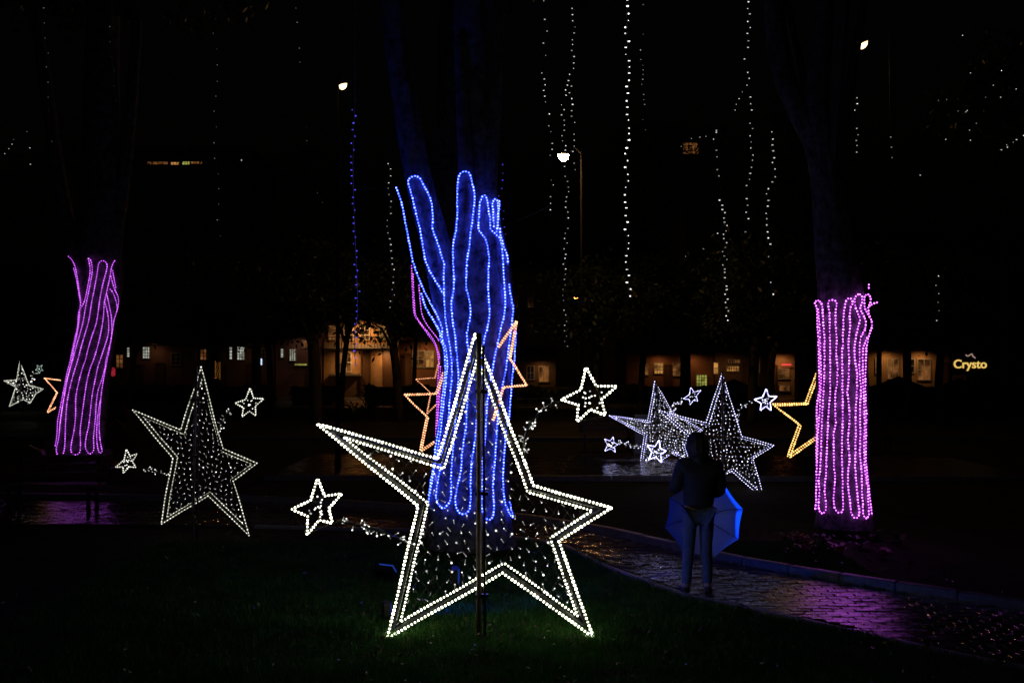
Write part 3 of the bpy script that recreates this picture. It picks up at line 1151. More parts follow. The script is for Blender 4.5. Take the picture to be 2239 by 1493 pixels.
starB = [(1579, 815), (1622, 954), (1693, 973), (1647, 1003), (1671, 1091), (1599, 1030), (1507, 1085), (1527, 972), (1440, 897), (1544, 925)]
star('cool white light star standing just behind the person with the umbrella', 18.5, starB, (1580, 812, 1580, 0.018), 5,
     'bulb_cool', 'mini_cool', 'rope_white', 260,
     arms=(([(1612, 920), (1618, 897), (1632, 882), (1650, 874)], 16), ([(1520, 1000), (1490, 1000), (1465, 992), (1450, 988)], 10)),
     smalls=([(1675, 849), (1699, 866), (1686, 896), (1662, 897), (1649, 873)], [(1441, 961), (1456, 985), (1447, 1012), (1418, 1004), (1414, 972)]),
     spacing=0.05, br=0.0085, msize=0.0090, depth=0.12, net_step=0.25, sbr=0.012, sspacing=0.028, shift=2)

farst = [(43, 789), (64, 842), (95, 850), (77, 862), (66, 882), (51, 873), (20, 889), (34, 846), (8, 832), (36, 830)]
star('tiny far white star at the left edge of the park', 50.0, farst, (44, 787, 44, 0.03), 1.2,
     'bulb_white_mid', 'mini_white', 'rope_white', 60,
     arms=(([(64, 842), (70, 825), (78, 812)], 8),),
     smalls=([(92, 798), (94, 810), (86, 817), (77, 809), (81, 798)],),
     spacing=0.07, br=0.018, msize=0.03, depth=0.2, net_step=0.5, sbulb='bulb_teal', smini=2)


def outline_star(label, Y, pix, rmat, bmat, br=0.010, spacing=0.035, gap=0.04, closed=False, group='outlined stars fixed to the trees', yaw=0.0):
    u0 = pix[0][0]
    pos = star_plane(Y, u0, yaw)
    c = pos(*pix[len(pix) // 2])
    t = thing('outlined_star', (c.x, c.y, 0), label, 'light decoration', group)
    ring_rope('light_rope', pix, pos, 0.0, br * 0.7, spacing, br, rmat, bmat, t, closed=closed)
    px = F / Y
    off = [(u + gap * px * 0.8, v + gap * px * (0.55 if i % 2 else 0.35)) for i, (u, v) in enumerate(pix)]
    ring_rope('light_rope', off, pos, 0.03, br * 0.7, spacing, br, rmat, bmat, t, closed=closed)
    m = MB()
    n = len(pix)
    for i in range(n if closed else n - 1):
        a, b = pos(*pix[i], 0.03), pos(*pix[(i + 1) % n], 0.03)
        m.tube([a, b], 0.008, 4)
    m.build('outline_frame', 'dark_metal', t)
    return t


outline_star('yellow outlined star poking out left of the right purple arm', 14.0,
             [(1806, 770), (1789, 808), (1761, 881), (1688, 883), (1746, 928), (1722, 997), (1785, 954), (1800, 946), (1862, 990), (1850, 925),
              (1890, 885), (1835, 878)], 'rope_yellow', 'bulb_yellow', br=0.0125, spacing=0.033, closed=True)
outline_star('pale orange outlined star poking out left of the left purple arm', 21.5,
             [(160, 790), (147, 813), (136, 832), (97, 826), (124, 858), (103, 901), (131, 885), (160, 870), (195, 895), (190, 850), (205, 830), (170, 830)],
             'rope_orange', 'bulb_orange', br=0.0115, spacing=0.04, gap=0.022, closed=True)
outline_star('thick orange outlined star between the purple and blue arms left of centre', 14.5,
             [(1000, 780), (975, 798), (952, 860), (882, 861), (934, 911), (919, 984), (954, 962), (990, 930), (1030, 975), (1030, 900), (1050, 850), (1000, 850)],
             'rope_orange', 'bulb_orange', br=0.0115, spacing=0.036, gap=0.028, closed=True)
outline_star('thin orange outlined star just above and behind the thick orange one', 18.2,
             [(975, 770), (957, 798), (951, 826), (909, 828), (941, 859), (932, 905), (955, 882), (985, 900), (990, 850), (1010, 830)],
             'rope_orange', 'bulb_orange', br=0.007, spacing=0.04, gap=0.015, closed=True)
outline_star('orange outlined star clipped to the right side of the blue arm', 11.75,
             [(1089, 757), (1128, 702), (1114, 783), (1151, 840), (1100, 845), (1076, 918)],
             'rope_orange', 'bulb_orange', br=0.0105, spacing=0.03, gap=0.018)


# ------------------------------------------------------------------ hanging strings of lights
def string(label, pix, Y, mat, r=0.010, spacing=0.09, ext=True, skip=0.0, bv=None, cordmat='cord', cr=0.0035, jit=0.03):
    pts = [at(u, v, Y) for u, v in pix]
    t = thing('string_light', pts[0], label, 'string light', 'strings of small lights hanging from the trees')
    path = resample(pts, 0.06)
    path = [p + Vector((0.02 * math.sin(p.z * 2.3 + Y), 0.02 * math.cos(p.z * 1.9), 0)) for p in path]
    cordp = list(path)
    if ext:
        top = path[0]
        cordp = [Vector((top.x, top.y + 0.1, 10.8)), Vector((top.x, top.y, top.z + 0.2))] + cordp
    m = MB()
    m.tube(cordp, cr, 4)
    m.build('cord', cordmat, t)
    b = MB()
    for p in even(path, spacing):
        vv = HZ - (p.z - H) * F / p.y
        if bv and not (bv[0] <= vv <= bv[1]):
            continue
        if R.random() < skip:
            continue
        s = R.choice((-1, 1))
        q = p + Vector((s * R.uniform(0.3, 1) * jit, R.uniform(-jit, jit) * .5, R.uniform(-.01, .01)))
        b.ball(q, r * 0.74 * R.uniform(0.55, 1.25))
        if R.random() < 0.5:
            b.ball(q + Vector((-s * r * 1.1, 0, 0)), r * 0.6)
    b.build('bulb_row', mat, t, kind='stuff')
    return t


string('brightest long white string, hanging right of centre beside the white street lamp', [(1374, -30), (1371, 100), (1370, 250), (1373, 400), (1370, 560), (1372, 655)], 13.0, 'string_bright', r=0.0135, spacing=0.088)
string('white string left of the centre street lamp, sparse near its top', [(1187, -10), (1191, 80), (1190, 180), (1201, 240), (1204, 400), (1201, 510)], 15.0, 'string_mid', skip=0.3)
string('short white string just right of the centre street lamp', [(1251, 20), (1254, 120), (1250, 180), (1254, 260), (1252, 340), (1250, 388)], 15.0, 'string_mid', skip=0.1)
string('white string passing under the centre street lamp down to the treetops', [(1246, 175), (1235, 225), (1234, 290), (1237, 420), (1236, 560), (1237, 680), (1236, 765)], 15.5, 'string_mid', r=0.009, spacing=0.08, skip=0.05)
string('very faint string right beside the brightest string', [(1400, -20), (1412, 60), (1405, 130), (1408, 300)], 18.0, 'string_faint', skip=0.5)
string('white string above the person, running down from the frame top', [(1635, -10), (1641, 60), (1634, 130), (1640, 250), (1641, 330), (1634, 400), (1637, 512)], 14.0, 'string_mid', r=0.011, skip=0.12)
string('bright lower string to the right of the person', [(1681, 290), (1692, 380), (1681, 430), (1684, 520), (1686, 600), (1686, 660)], 13.5, 'string_mid', r=0.0125, spacing=0.085, skip=0.08)
string('string that slants down to the right above the far star', [(1574, 440), (1586, 480), (1588, 560), (1590, 640), (1588, 715)], 14.5, 'string_mid', r=0.012, spacing=0.062, skip=0.08)
string('short string above the slanting string', [(1562, 290), (1562, 340), (1567, 395)], 14.5, 'string_mid', skip=0.2)
string('short cluster of lights left of the right tree limbs', [(1730, 176), (1732, 222)], 15.0, 'string_mid', skip=0.3)
string('short string right of the right purple tree', [(1874, 215), (1874, 280), (1874, 345)], 15.0, 'string_mid', skip=0.35)
string('faint short string at the far right of the right tree', [(1946, 288), (1952, 350)], 17.0, 'string_faint', r=0.012, skip=0.3)
string('white string just left of the blue fingers', [(852, 358), (856, 440), (852, 520), (857, 600), (853, 692)], 13.5, 'string_mid', r=0.0085, spacing=0.085, skip=0.1)
string('dangling cord with glowing blue beads in place of floodlight, left of the blue arm', [(775, 240), (776, 400), (775, 560), (779, 680), (776, 740), (781, 800)], 12.6, 'string_blue', r=0.010, spacing=0.085, cordmat='pvc', cr=0.006)  # floodlight on the cord put in as its own blue glow
string('faint cord hanging above the left star', [(468, 40), (470, 200), (474, 350), (478, 545)], 16.0, 'string_faint', r=0.006, spacing=0.25, cr=0.006)
string('faint cord hanging left of the faint middle cord', [(240, 60), (246, 170), (250, 245)], 17.0, 'string_faint', r=0.006, spacing=0.25)
string('faint cord hanging nearest the left edge', [(102, 20), (105, 200), (110, 320)], 17.0, 'string_faint', r=0.006, spacing=0.25)
string('slack faint string that swings down to the right toward the blue cord', [(648, -10), (655, 150), (668, 300), (676, 395), (710, 450), (745, 500), (772, 523)], 15.0, 'string_faint', r=0.006, spacing=0.2, skip=0.3)
string('faint string touching the smallest blue finger', [(1100, 362), (1098, 420), (1103, 500), (1102, 560)], 13.0, 'string_blue', r=0.008, spacing=0.1, skip=0.2)
string('curved string climbing to the single bright bulb', [(1627, 203), (1600, 245), (1588, 262), (1562, 290), (1530, 300), (1495, 310), (1488, 345)], 18.0, 'string_mid', r=0.009, spacing=0.12, skip=0.35, ext=False)
string('swag of lights at the right edge under the leaves', [(2168, 331), (2185, 328), (2205, 315), (2222, 300), (2245, 290)], 14.0, 'string_mid', r=0.010, spacing=0.06, skip=0.2, ext=False)
string('sparse string over the parasols at the right', [(2052, 585), (2053, 650), (2055, 745)], 16.0, 'string_mid', r=0.010, spacing=0.14, skip=0.45)
string('small string arching at the left edge', [(10, 336), (25, 308), (45, 284), (58, 300), (62, 340), (66, 372)], 18.0, 'string_mid', r=0.008, spacing=0.10, skip=0.3, ext=False)
string('loose bulbs sagging between the strings above the person', [(1580, 490), (1551, 535), (1507, 555), (1485, 572)], 16.0, 'string_mid', r=0.010, spacing=0.17, skip=0.3, ext=False)
string('scattered bulbs hanging in the dark beside the right tree', [(2008, 385), (2012, 402), (2045, 470), (2057, 488)], 16.0, 'string_mid', r=0.009, spacing=0.3, skip=0.2, ext=False)

# thin stay wires
for lab, a, b, Y in (('thin pale wire slanting up right of the blue fingers', (1130, 484), (1203, 450), 13.0),
                     ('thin grey wire crossing left of the blue fingers', (745, 402), (850, 420), 13.4)):
    t = MB()
    t.tube([at(*a, Y), at(*b, Y)], 0.0045, 5)
    o = t.build('stay_wire', 'steel', None)
    tag(o, lab, 'wire')


# ------------------------------------------------------------------ street lamps
def spot(name, loc, target, energy, col, size, blend, rad, parent):
    L = bpy.data.lights.new(name, 'SPOT')
    L.energy = energy
    L.color = col
    L.spot_size = math.radians(size)
    L.spot_blend = blend
    L.shadow_soft_size = rad
    o = bpy.data.objects.new(name, L)
    COL.objects.link(o)
    o.location = Vector(loc) - ORG.get(parent.name, Vector())
    d = Vector(target) - Vector(loc)
    o.rotation_euler = d.to_track_quat('-Z', 'Y').to_euler()
    o.parent = parent
    return o


def street_lamp(label, u, v, Y, pole_u, head=(0.26, 0.14), mat='lamp_warm', power=60, tilt=0.0, col=(1, .62, .28), pole_r=0.05, aim=(0, 0)):
    hp = at(u, v, Y)
    px_ = gx(pole_u, Y)
    t = thing('street_lamp', (px_, Y + 0.2, 0), label, 'street lamp', 'street lamps among the trees')
    m = MB()
    m.tube([(px_, Y + 0.2, -0.1), (px_, Y + 0.2, 0.5), (px_, Y + 0.2, hp.z + 0.2)], [pole_r * 1.6, pole_r, pole_r * 0.6], 10)
    m.build('pole', 'black_paint', t, smooth=True)
    m = MB()
    s = 1 if px_ > hp.x else -1
    m.tube(resample([(px_, Y + 0.2, hp.z + 0.1), ((px_ * 0.6 + hp.x * 0.4), Y + .15, hp.z + 0.32), (hp.x + s * head[0] * .6, Y, hp.z + 0.12)], 0.1), 0.025, 6)
    m.build('arm', 'black_paint', t)
    m = MB()
    w, d = head
    for (z, k) in ((0.02, 1.15), (0.09, 0.9), (0.13, 0.4)):
        pass
    ring = []
    vs, fs = [], []
    prof = ((0.0, 1.0), (0.02, 1.02), (0.05, 0.7), (0.065, 0.3))
    for (z, k) in prof:
        for q in range(14):
            a = 2 * math.pi * q / 14
            vs.append((hp.x + math.cos(a) * w / 2 * k, Y + math.sin(a) * d / 2 * k * 1.6, hp.z + 0.02 + z + math.cos(a) * w / 2 * k * tilt))
    for i in range(3):
        for q in range(14):
            fs.append((i * 14 + q, i * 14 + (q + 1) % 14, (i + 1) * 14 + (q + 1) % 14, (i + 1) * 14 + q))
    fs.append(tuple(42 + q for q in range(14)))
    m.add(vs, fs)
    m.build('lamp_head', 'dark_metal', t, smooth=True)
    m = MB()
    vs = []
    fs = []
    for i, (z, k) in enumerate(((0.02, 1.0), (-0.30 * w, 0.85), (-0.48 * w, 0.45))):
        for q in range(14):
            a = 2 * math.pi * q / 14
            vs.append((hp.x + math.cos(a) * w / 2 * k, Y + math.sin(a) * d / 2 * k * 1.4, hp.z + z + math.cos(a) * w / 2 * k * tilt))
    for i in range(2):
        for q in range(14):
            fs.append((i * 14 + q, (i + 1) * 14 + q, (i + 1) * 14 + (q + 1) % 14, i * 14 + (q + 1) % 14))
    fs.append(tuple(28 + q for q in reversed(range(14))))
    m.add(vs, fs)
    m.build('lamp_glass', mat, t, smooth=True)
    if power:
        spot('lamp_light', (hp.x, Y, hp.z - 0.08), (hp.x + aim[0], Y + aim[1], 0), power, col, 80 if aim[0] else 110, 1.0, 0.2, t)
    return t


street_lamp('bright warm street lamp at top centre on its tall pole', 1232, 340, 35.0, 1272, head=(0.38, 0.24), power=18, pole_r=0.05)
street_lamp('warm street lamp left of centre high among the dark branches', 750, 187, 22.0, 735, head=(0.18, 0.09), mat='lamp_near', power=2, tilt=0.25)
street_lamp('warm street lamp at the upper right near the leafy branches', 1888, 97, 17.0, 1850, head=(0.15, 0.08), mat='lamp_near', power=8, aim=(3.4, 0.5), tilt=0.45)
street_lamp('small orange street lamp low in the centre by the far buildings', 1260, 651, 58.0, 1268, head=(0.26, 0.2), mat='lamp_orange', power=260, col=(1, .45, .12))

# blue floodlight standing on the lawn left of the centre tree
fl = thing('floodlight', (-1.35, 10.6, 0), 'low blue floodlight on the lawn left of the central tree', 'floodlight')
m = MB()
m.box((-1.35, 10.6, 0.10), (0.22, 0.07, 0.16), rz=-0.5, rx=0.7)
m.build('housing', 'dark_metal', fl)
m = MB()
m.box((-1.35, 10.6, 0.015), (0.20, 0.10, 0.02))
m.tube([(-1.47, 10.6, 0.02), (-1.47, 10.6, 0.10)], 0.008, 6)
m.tube([(-1.23, 10.6, 0.02), (-1.23, 10.6, 0.10)], 0.008, 6)
m.build('bracket', 'dark_metal', fl)
m = MB()
m.box((-1.325, 10.645, 0.145), (0.18, 0.006, 0.11), rz=-0.5, rx=0.7)
m.build('lens', 'flood_lens', fl)
spot('flood_beam', (-1.30, 10.70, 0.24), (-1.16, 12.1, 4.25), 340, (0.0, 0.04, 1.0), 18, 0.7, 0.06, fl)
fl2 = thing('floodlight', (-0.60, 10.46, 0), 'low blue floodlight on the lawn aimed across at the umbrella', 'floodlight')
m = MB()
m.box((-0.60, 10.46, 0.10), (0.07, 0.22, 0.16))
m.build('housing', 'dark_metal', fl2)
m = MB()
m.box((-0.60, 10.46, 0.012), (0.10, 0.20, 0.016))
m.build('bracket', 'dark_metal', fl2)
m = MB()
m.box((-0.558, 10.46, 0.10), (0.006, 0.18, 0.12))
m.build('lens', 'flood_lens', fl2)
spot('flood_beam', (-0.54, 10.46, 0.13), (2.35, 10.7, 1.0), 1500, (0.0, 0.045, 1.0), 25, 0.8, 0.05, fl2)

fl3 = thing('floodlight', (-1.15, 9.1, 0), 'small blue floodlight low on the lawn behind the left leg of the largest star', 'floodlight')
m = MB()
m.box((-1.15, 9.1, 0.09), (0.06, 0.14, 0.11), rz=0.3)
m.build('housing', 'dark_metal', fl3)
m = MB()
m.box((-1.15, 9.1, 0.012), (0.09, 0.14, 0.016), rz=0.3)
m.build('bracket', 'dark_metal', fl3)
m = MB()
m.box((-1.116, 9.11, 0.09), (0.006, 0.12, 0.09), rz=0.3)
m.build('lens', 'flood_lens', fl3)
spot('flood_beam', (-1.10, 9.115, 0.115), (1.9, 10.2, 0.45), 75, (0.0, 0.07, 1.0), 52, 1.0, 0.04, fl3)


# ------------------------------------------------------------------ the person and the umbrella
def skin(name, mat, verts, edges, radii, parent, sub=2, root=0):
    me = bpy.data.meshes.new(name)
    org = ORG.get(parent.name, Vector()) if parent else Vector()
    me.from_pydata([tuple(Vector(v) - org) for v in verts], edges, [])
    o = bpy.data.objects.new(name, me)
    COL.objects.link(o)
    md = o.modifiers.new('skin', 'SKIN')
    md.use_smooth_shade = True
    for i, sv in enumerate(me.skin_vertices[0].data):
        r = radii[i]
        sv.radius = r if isinstance(r, tuple) else (r, r)
        sv.use_root = (i == root)
    s = o.modifiers.new('sub', 'SUBSURF')
    s.levels = sub
    s.render_levels = sub
    dg = bpy.context.evaluated_depsgraph_get()
    ev = o.evaluated_get(dg)
    nm = bpy.data.meshes.new_from_object(ev)
    nm.name = name
    o.modifiers.clear()
    o.data = nm
    nm.materials.clear()
    nm.materials.append(MATS[mat])
    nm.polygons.foreach_set('use_smooth', [True] * len(nm.polygons))
    o.parent = parent
    if parent:
        ORG[o.name] = org
    return o


PX, PY = gx(1527, 10.05), 10.05
person = thing('person', (PX, PY, 0), 'person in dark hooded jacket and jeans seen from behind, holding an open umbrella low', 'person')


def pp(x, y, z):
    return Vector((PX + x, PY + y, z))


# figure faces away from the camera (+Y); x to the right of the picture
J = {
    'pelvis': pp(0.0, 0, 0.86), 'waist': pp(0.0, 0.0, 1.0), 'chest': pp(0.015, 0.0, 1.17), 'upper': pp(0.01, -0.01, 1.30), 'neck': pp(0.0, 0.0, 1.39),
    'head': pp(-0.005, 0.035, 1.48), 'crown': pp(-0.005, 0.03, 1.56),
    'hipL': pp(-0.085, 0, 0.80), 'kneeL': pp(-0.095, 0.02, 0.45), 'ankL': pp(-0.125, -0.02, 0.08), 'toeL': pp(-0.15, 0.13, 0.045),
    'hipR': pp(0.085, 0, 0.80), 'kneeR': pp(0.085, 0.04, 0.45), 'ankR': pp(0.095, 0.0, 0.08), 'toeR': pp(0.13, 0.15, 0.045),
    'shL': pp(-0.165, 0.0, 1.30), 'elL': pp(-0.245, 0.0, 1.03), 'wrL': pp(-0.19, 0.20, 1.17),
    'shR': pp(0.185, 0.0, 1.28), 'elR': pp(0.235, 0.03, 1.02), 'wrR': pp(0.09, 0.25, 0.98),
}
names = list(J)
idx = {n: i for i, n in enumerate(names)}
edges = [('pelvis', 'waist'), ('waist', 'chest'), ('chest', 'upper'), ('upper', 'neck'), ('neck', 'head'), ('head', 'crown'),
         ('pelvis', 'hipL'), ('hipL', 'kneeL'), ('kneeL', 'ankL'), ('ankL', 'toeL'), ('pelvis', 'hipR'), ('hipR', 'kneeR'), ('kneeR', 'ankR'),
         ('ankR', 'toeR'), ('upper', 'shL'), ('shL', 'elL'), ('elL', 'wrL'), ('upper', 'shR'), ('shR', 'elR'), ('elR', 'wrR')]
rad = {'pelvis': (.13, .10), 'waist': (.12, .09), 'chest': (.14, .10), 'upper': (.10, .08), 'neck': .05, 'head': (.072, .085), 'crown': (.05, .06),
       'hipL': .085, 'kneeL': .055, 'ankL': .038, 'toeL': .035, 'hipR': .085, 'kneeR': .055, 'ankR': .038, 'toeR': .035,
       'shL': .055, 'elL': .042, 'wrL': .028, 'shR': .055, 'elR': .042, 'wrR': .028}
verts = [J[n] for n in names]
radl = [rad[n] for n in names]
el = [(idx[a], idx[b]) for a, b in edges]


def add_hand(wr, d, up, side, curl):
    d = d.normalized()
    up = up.normalized()
    sd = d.cross(up).normalized() * side
    wi = idx[wr]
    base = J[wr]
    palm = len(verts)
    verts.append(base + d * 0.05)
    radl.append((0.036, 0.016))
    el.append((wi, palm))
    for k, L in enumerate((0.066, 0.074, 0.068, 0.054)):
        o = (k - 1.5) * 0.019
        p = base + d * 0.078 + sd * o
        i0 = len(verts)
        verts.append(p)
        radl.append(0.0095)
        el.append((palm, i0))
        q = p + (d * math.cos(curl * .6) - up * math.sin(curl * .6)) * L * 0.5
        verts.append(q)
        radl.append(0.0088)
        el.append((i0, i0 + 1))
        q2 = q + (d * math.cos(curl * 1.8) - up * math.sin(curl * 1.8)) * L * 0.5
        verts.append(q2)
        radl.append(0.0075)
        el.append((i0 + 1, i0 + 2))
    i0 = len(verts)
    verts.append(base + d * 0.035 - sd * 0.036)
    radl.append(0.012)
    el.append((palm, i0))
    verts.append(base + d * 0.07 - sd * 0.045 - up * 0.02)
    radl.append(0.0095)
    el.append((i0, i0 + 1))


add_hand('wrL', Vector((0.1, 0.15, 1)), Vector((0, -1, 0.1)), 1, 1.0)
add_hand('wrR', Vector((-0.6, 0.5, 0.1)), Vector((0, 0.2, 1)), 1, 1.4)
# nose and chin
hi = idx['head']
verts.append(J['head'] + Vector((0, 0.088, 0.0)))
radl.append(0.014)
el.append((hi, len(verts) - 1))
verts.append(J['head'] + Vector((0, 0.05, -0.065)))
radl.append(0.03)
el.append((hi, len(verts) - 1))
try:
    body = skin('body', 'skin', verts, el, radl, person, sub=2)
except Exception as ex:
    print('skin failed', ex)
f = MB()
for sx in (-1, 1):
    f.ball(J['head'] + Vector((sx * 0.028, 0.078, 0.02)), 0.011)
    f.ball(J['head'] + Vector((sx * 0.078, 0.0, 0.0)), 0.018)
f.build('ears_and_eyes', 'skin', person, smooth=True)
# hair
h = MB()
for k in range(46):
    a = math.pi + (k / 45.0) * math.pi
    x, y = math.cos(a) * 0.088, math.sin(a) * 0.098
    top = J['crown'] + Vector((x * 0.3, y * 0.3, 0.052))
    h.tube([top, J['crown'] + Vector((x * 0.95, y * 0.9, 0.005)), J['head'] + Vector((x * 1.12, y * 1.1, -0.02)),
            J['neck'] + Vector((x * 1.0 + R.uniform(-.01, .01), y * 0.9, 0.0 + R.uniform(-.02, .01)))], [0.03, 0.026, 0.022, 0.012], 6)
for k in range(14):
    a = k / 13.0 * math.pi
    x, y = math.cos(a) * 0.08, math.sin(a) * 0.07
    h.tube([J['crown'] + Vector((x * .3, y * .3, .052)), J['crown'] + Vector((x * .95, y * .95, 0.0))], [0.03, 0.02], 6)
h.build('hair', 'hair', person, smooth=True)
# jacket: torso, sleeves and hood
ja = [J['pelvis'] + Vector((0, 0, -0.03)), J['waist'], J['chest'], J['upper'], J['neck'] + Vector((0, -0.01, -0.005)),
      J['shL'], J['elL'], J['wrL'] + (J['elL'] - J['wrL']) * 0.12, J['shR'], J['elR'], J['wrR'] + (J['elR'] - J['wrR']) * 0.12]
je = [(0, 1), (1, 2), (2, 3), (3, 4), (3, 5), (5, 6), (6, 7), (3, 8), (8, 9), (9, 10)]
jr = [(.185, .14), (.165, .13), (.19, .135), (.15, .12), (.078, .075), .085, .066, .048, .088, .068, .050]
skin('jacket', 'jacket', ja, je, jr, person, sub=2)
skin('hood', 'jacket', [J['neck'] + Vector((-0.09, -0.03, -0.01)), J['neck'] + Vector((0, -0.10, -0.03)), J['neck'] + Vector((0.09, -0.03, -0.01))],
     [(0, 1), (1, 2)], [.035, .055, .035], person, sub=2)
# trousers
tr_ = [J['pelvis'] + Vector((0, 0, -0.01)), J['hipL'], J['kneeL'], J['ankL'] + Vector((0, 0, 0.015)), J['hipR'], J['kneeR'], J['ankR'] + Vector((0, 0, 0.015))]
skin('trousers', 'jeans', tr_, [(0, 1), (1, 2), (2, 3), (0, 4), (4, 5), (5, 6)], [(.14, .11), .088, .064, .052, .088, .064, .052], person, sub=2)
for s in ('L', 'R'):
    a, b = J['ank' + s], J['toe' + s]
    skin('shoe', 'shoe', [a + Vector((0, -0.03, -0.03)), a + (b - a) * 0.4 + Vector((0, 0, -0.02)), b], [(0, 1), (1, 2)], [.045, (.047, .04), (.045, .03)], person, sub=2)

# open umbrella held low in front of the person, its hollow side toward us
ux, uy, uz = gx(1540, 10.6), 10.62, H + (HZ - 1137) / F * 10.5
umb = thing('umbrella', (ux, uy, uz - 0.05), 'open umbrella held low by the person, its panels lit blue', 'umbrella')
axis = Vector((0.03, 1.0, -0.03)).normalized()     # from the hand to the tip, away from us
sx_ = axis.cross(Vector((0, 0, 1))).normalized()
sz_ = sx_.cross(axis).normalized()
Cc = Vector((ux, uy, uz))
NR = 8
RU = 0.425


def umb_pt(k, t, sag=0.0):
    a = 2 * math.pi * k / NR + math.radians(14)
    rr = RU * math.sin(t * 1.25) / math.sin(1.25)
    dep = 0.30 * (math.cos(t * 1.25) - math.cos(1.25)) / (1 - math.cos(1.25))
    return Cc + (sx_ * math.cos(a) + sz_ * math.sin(a)) * rr * (1 - sag) + axis * (dep - sag * 0.12)


for k in range(NR):
    vs, fs = [], []
    NT, NS = 8, 6
    for i in range(NT + 1):
        t_ = i / NT
        for j in range(NS + 1):
            w = j / NS
            a, b = umb_pt(k, t_), umb_pt(k + 1, t_)
            p = a.lerp(b, w)
            sag = math.sin(math.pi * w) * t_ * 0.035
            p = p + (Cc - p) * sag - axis * math.sin(math.pi * w) * t_ * 0.012
            vs.append(p)
    for i in range(NT):
        for j in range(NS):
            fs.append((i * (NS + 1) + j, i * (NS + 1) + j + 1, (i + 1) * (NS + 1) + j + 1, (i + 1) * (NS + 1) + j))
    m = MB()
    m.add(vs, fs)
    m.build('panel', 'umbrella_cloth', umb, smooth=True)
    m = MB()
    m.tube([umb_pt(k, t) - axis * 0.006 for t in np.linspace(0.03, 1.02, 9)], 0.003, 5)
    m.tube([umb_pt(k, 0.55) - axis * 0.006, Cc + axis * 0.06], 0.002, 4)
    m.build('rib', 'dark_metal', umb)
m = MB()
tip = Cc + axis * 0.36
m.tube([tip, Cc - axis * 0.28], 0.006, 8)
m.tube([tip, tip + axis * 0.05], [0.008, 0.003], 8)
m.build('shaft', 'steel', umb)
m = MB()
he = Cc - axis * 0.26
m.tube(resample([he, he - axis * 0.10, he - axis * 0.13 - sz_ * 0.02, he - axis * 0.12 - sz_ * 0.05, he - axis * 0.09 - sz_ * 0.055], 0.01), 0.011, 8)
m.build('handle', 'shoe', umb)


# ------------------------------------------------------------------ buildings across the street
def build_window(parent, x, z, w, h_, y, pane, grid=(2, 3), frame_mat='pale_frame', name='window', fr=0.07):
    m = MB()
    m.box((x, y - 0.04, z + h_ / 2), (w + fr * 2, 0.08, fr))
    m.box((x, y - 0.04, z - h_ / 2), (w + fr * 2, 0.08, fr))
    m.box((x - w / 2 - fr / 2, y - 0.042, z), (fr, 0.08, h_ - fr))
    m.box((x + w / 2 + fr / 2, y - 0.042, z), (fr, 0.08, h_ - fr))
    for i in range(1, grid[0]):
        m.box((x - w / 2 + w * i / grid[0], y - 0.035, z), (0.045, 0.05, h_ - fr))
    for j in range(1, grid[1]):
        m.box((x, y - 0.031, z - h_ / 2 + h_ * j / grid[1]), (w, 0.045, 0.045))
    o = m.build(name, frame_mat, parent)
    p = MB()
    p.box((x, y - 0.010, z), (w, 0.012, h_ - fr * 0.9))
    p.build('pane', pane, o)
    return o


def zz(v, Y):
    return H + (HZ - v) / F * Y


def house(label, u0, u1, v_top, Y, wall, windows=(), doors=(), roof=True, cat='house', roof_h=1.6, depth=7, name='house', band=None, eave=0.5):
    x0, x1 = gx(u0, Y), gx(u1, Y)
    zt = zz(v_top, Y)
    t = thing(name, ((x0 + x1) / 2, Y + depth / 2, 0), label, cat)
    m = MB()
    m.box(((x0 + x1) / 2, Y + depth / 2, zt / 2 - 0.1), (x1 - x0, depth, zt + 0.2))
    m.build('wall', wall, t)
    if band:
        m = MB()
        for v in band:
            m.box(((x0 + x1) / 2, Y - 0.12, zz(v, Y)), (x1 - x0 - 0.1, 0.26, 0.28))
        m.build('cornice', 'pale_frame', t)
    if roof:
        r = MB()
        e = eave
        xa, xb, ya, yb = x0 - 0.1, x1 + 0.1, Y - e, Y + depth + e
        zr = zt + roof_h
        ym = (ya + yb) / 2
        r.add([(xa, ya, zt - 0.05), (xb, ya, zt - 0.05), (xb, yb, zt - 0.05), (xa, yb, zt - 0.05), (xa, ym, zr), (xb, ym, zr),
               (xa, ya, zt + 0.1), (xb, ya, zt + 0.1), (xb, yb, zt + 0.1), (xa, yb, zt + 0.1)],
              [(3, 2, 1, 0), (0, 1, 7, 6), (6, 7, 5, 4), (4, 5, 8, 9), (9, 8, 2, 3), (0, 6, 4, 9, 3), (1, 2, 8, 5, 7)])
        # ribs of roof tiles
        n = int((xb - xa) / 0.6)
        for i in range(n):
            xx = xa + 0.3 + i * 0.6
            r.tube([(xx, ya - 0.02, zt + 0.12), (xx, ym, zr + 0.03)], 0.07, 4)
        r.build('roof', 'roof_tile', t)
    for (u, v, wpx, hpx, pane, grid) in windows:
        build_window(t, gx(u, Y), zz(v, Y), wpx / F * Y, hpx / F * Y, Y, pane, grid)
    for (u, vtop, wpx, mat) in doors:
        x = gx(u, Y)
        w = wpx / F * Y
        hh = zz(vtop, Y)
        d = MB()
        d.box((x, Y - 0.05, hh / 2), (w, 0.08, hh))
        do = d.build('door', mat, t)
        fmb = MB()
        fmb.box((x - w / 2 - 0.06, Y - 0.07, hh / 2), (0.1, 0.12, hh + 0.1))
        fmb.box((x + w / 2 + 0.06, Y - 0.07, hh / 2), (0.1, 0.12, hh + 0.1))
        fmb.box((x, Y - 0.072, hh + 0.06), (w, 0.12, 0.1))
        fmb.build('door_frame', 'wood', do)
    return t


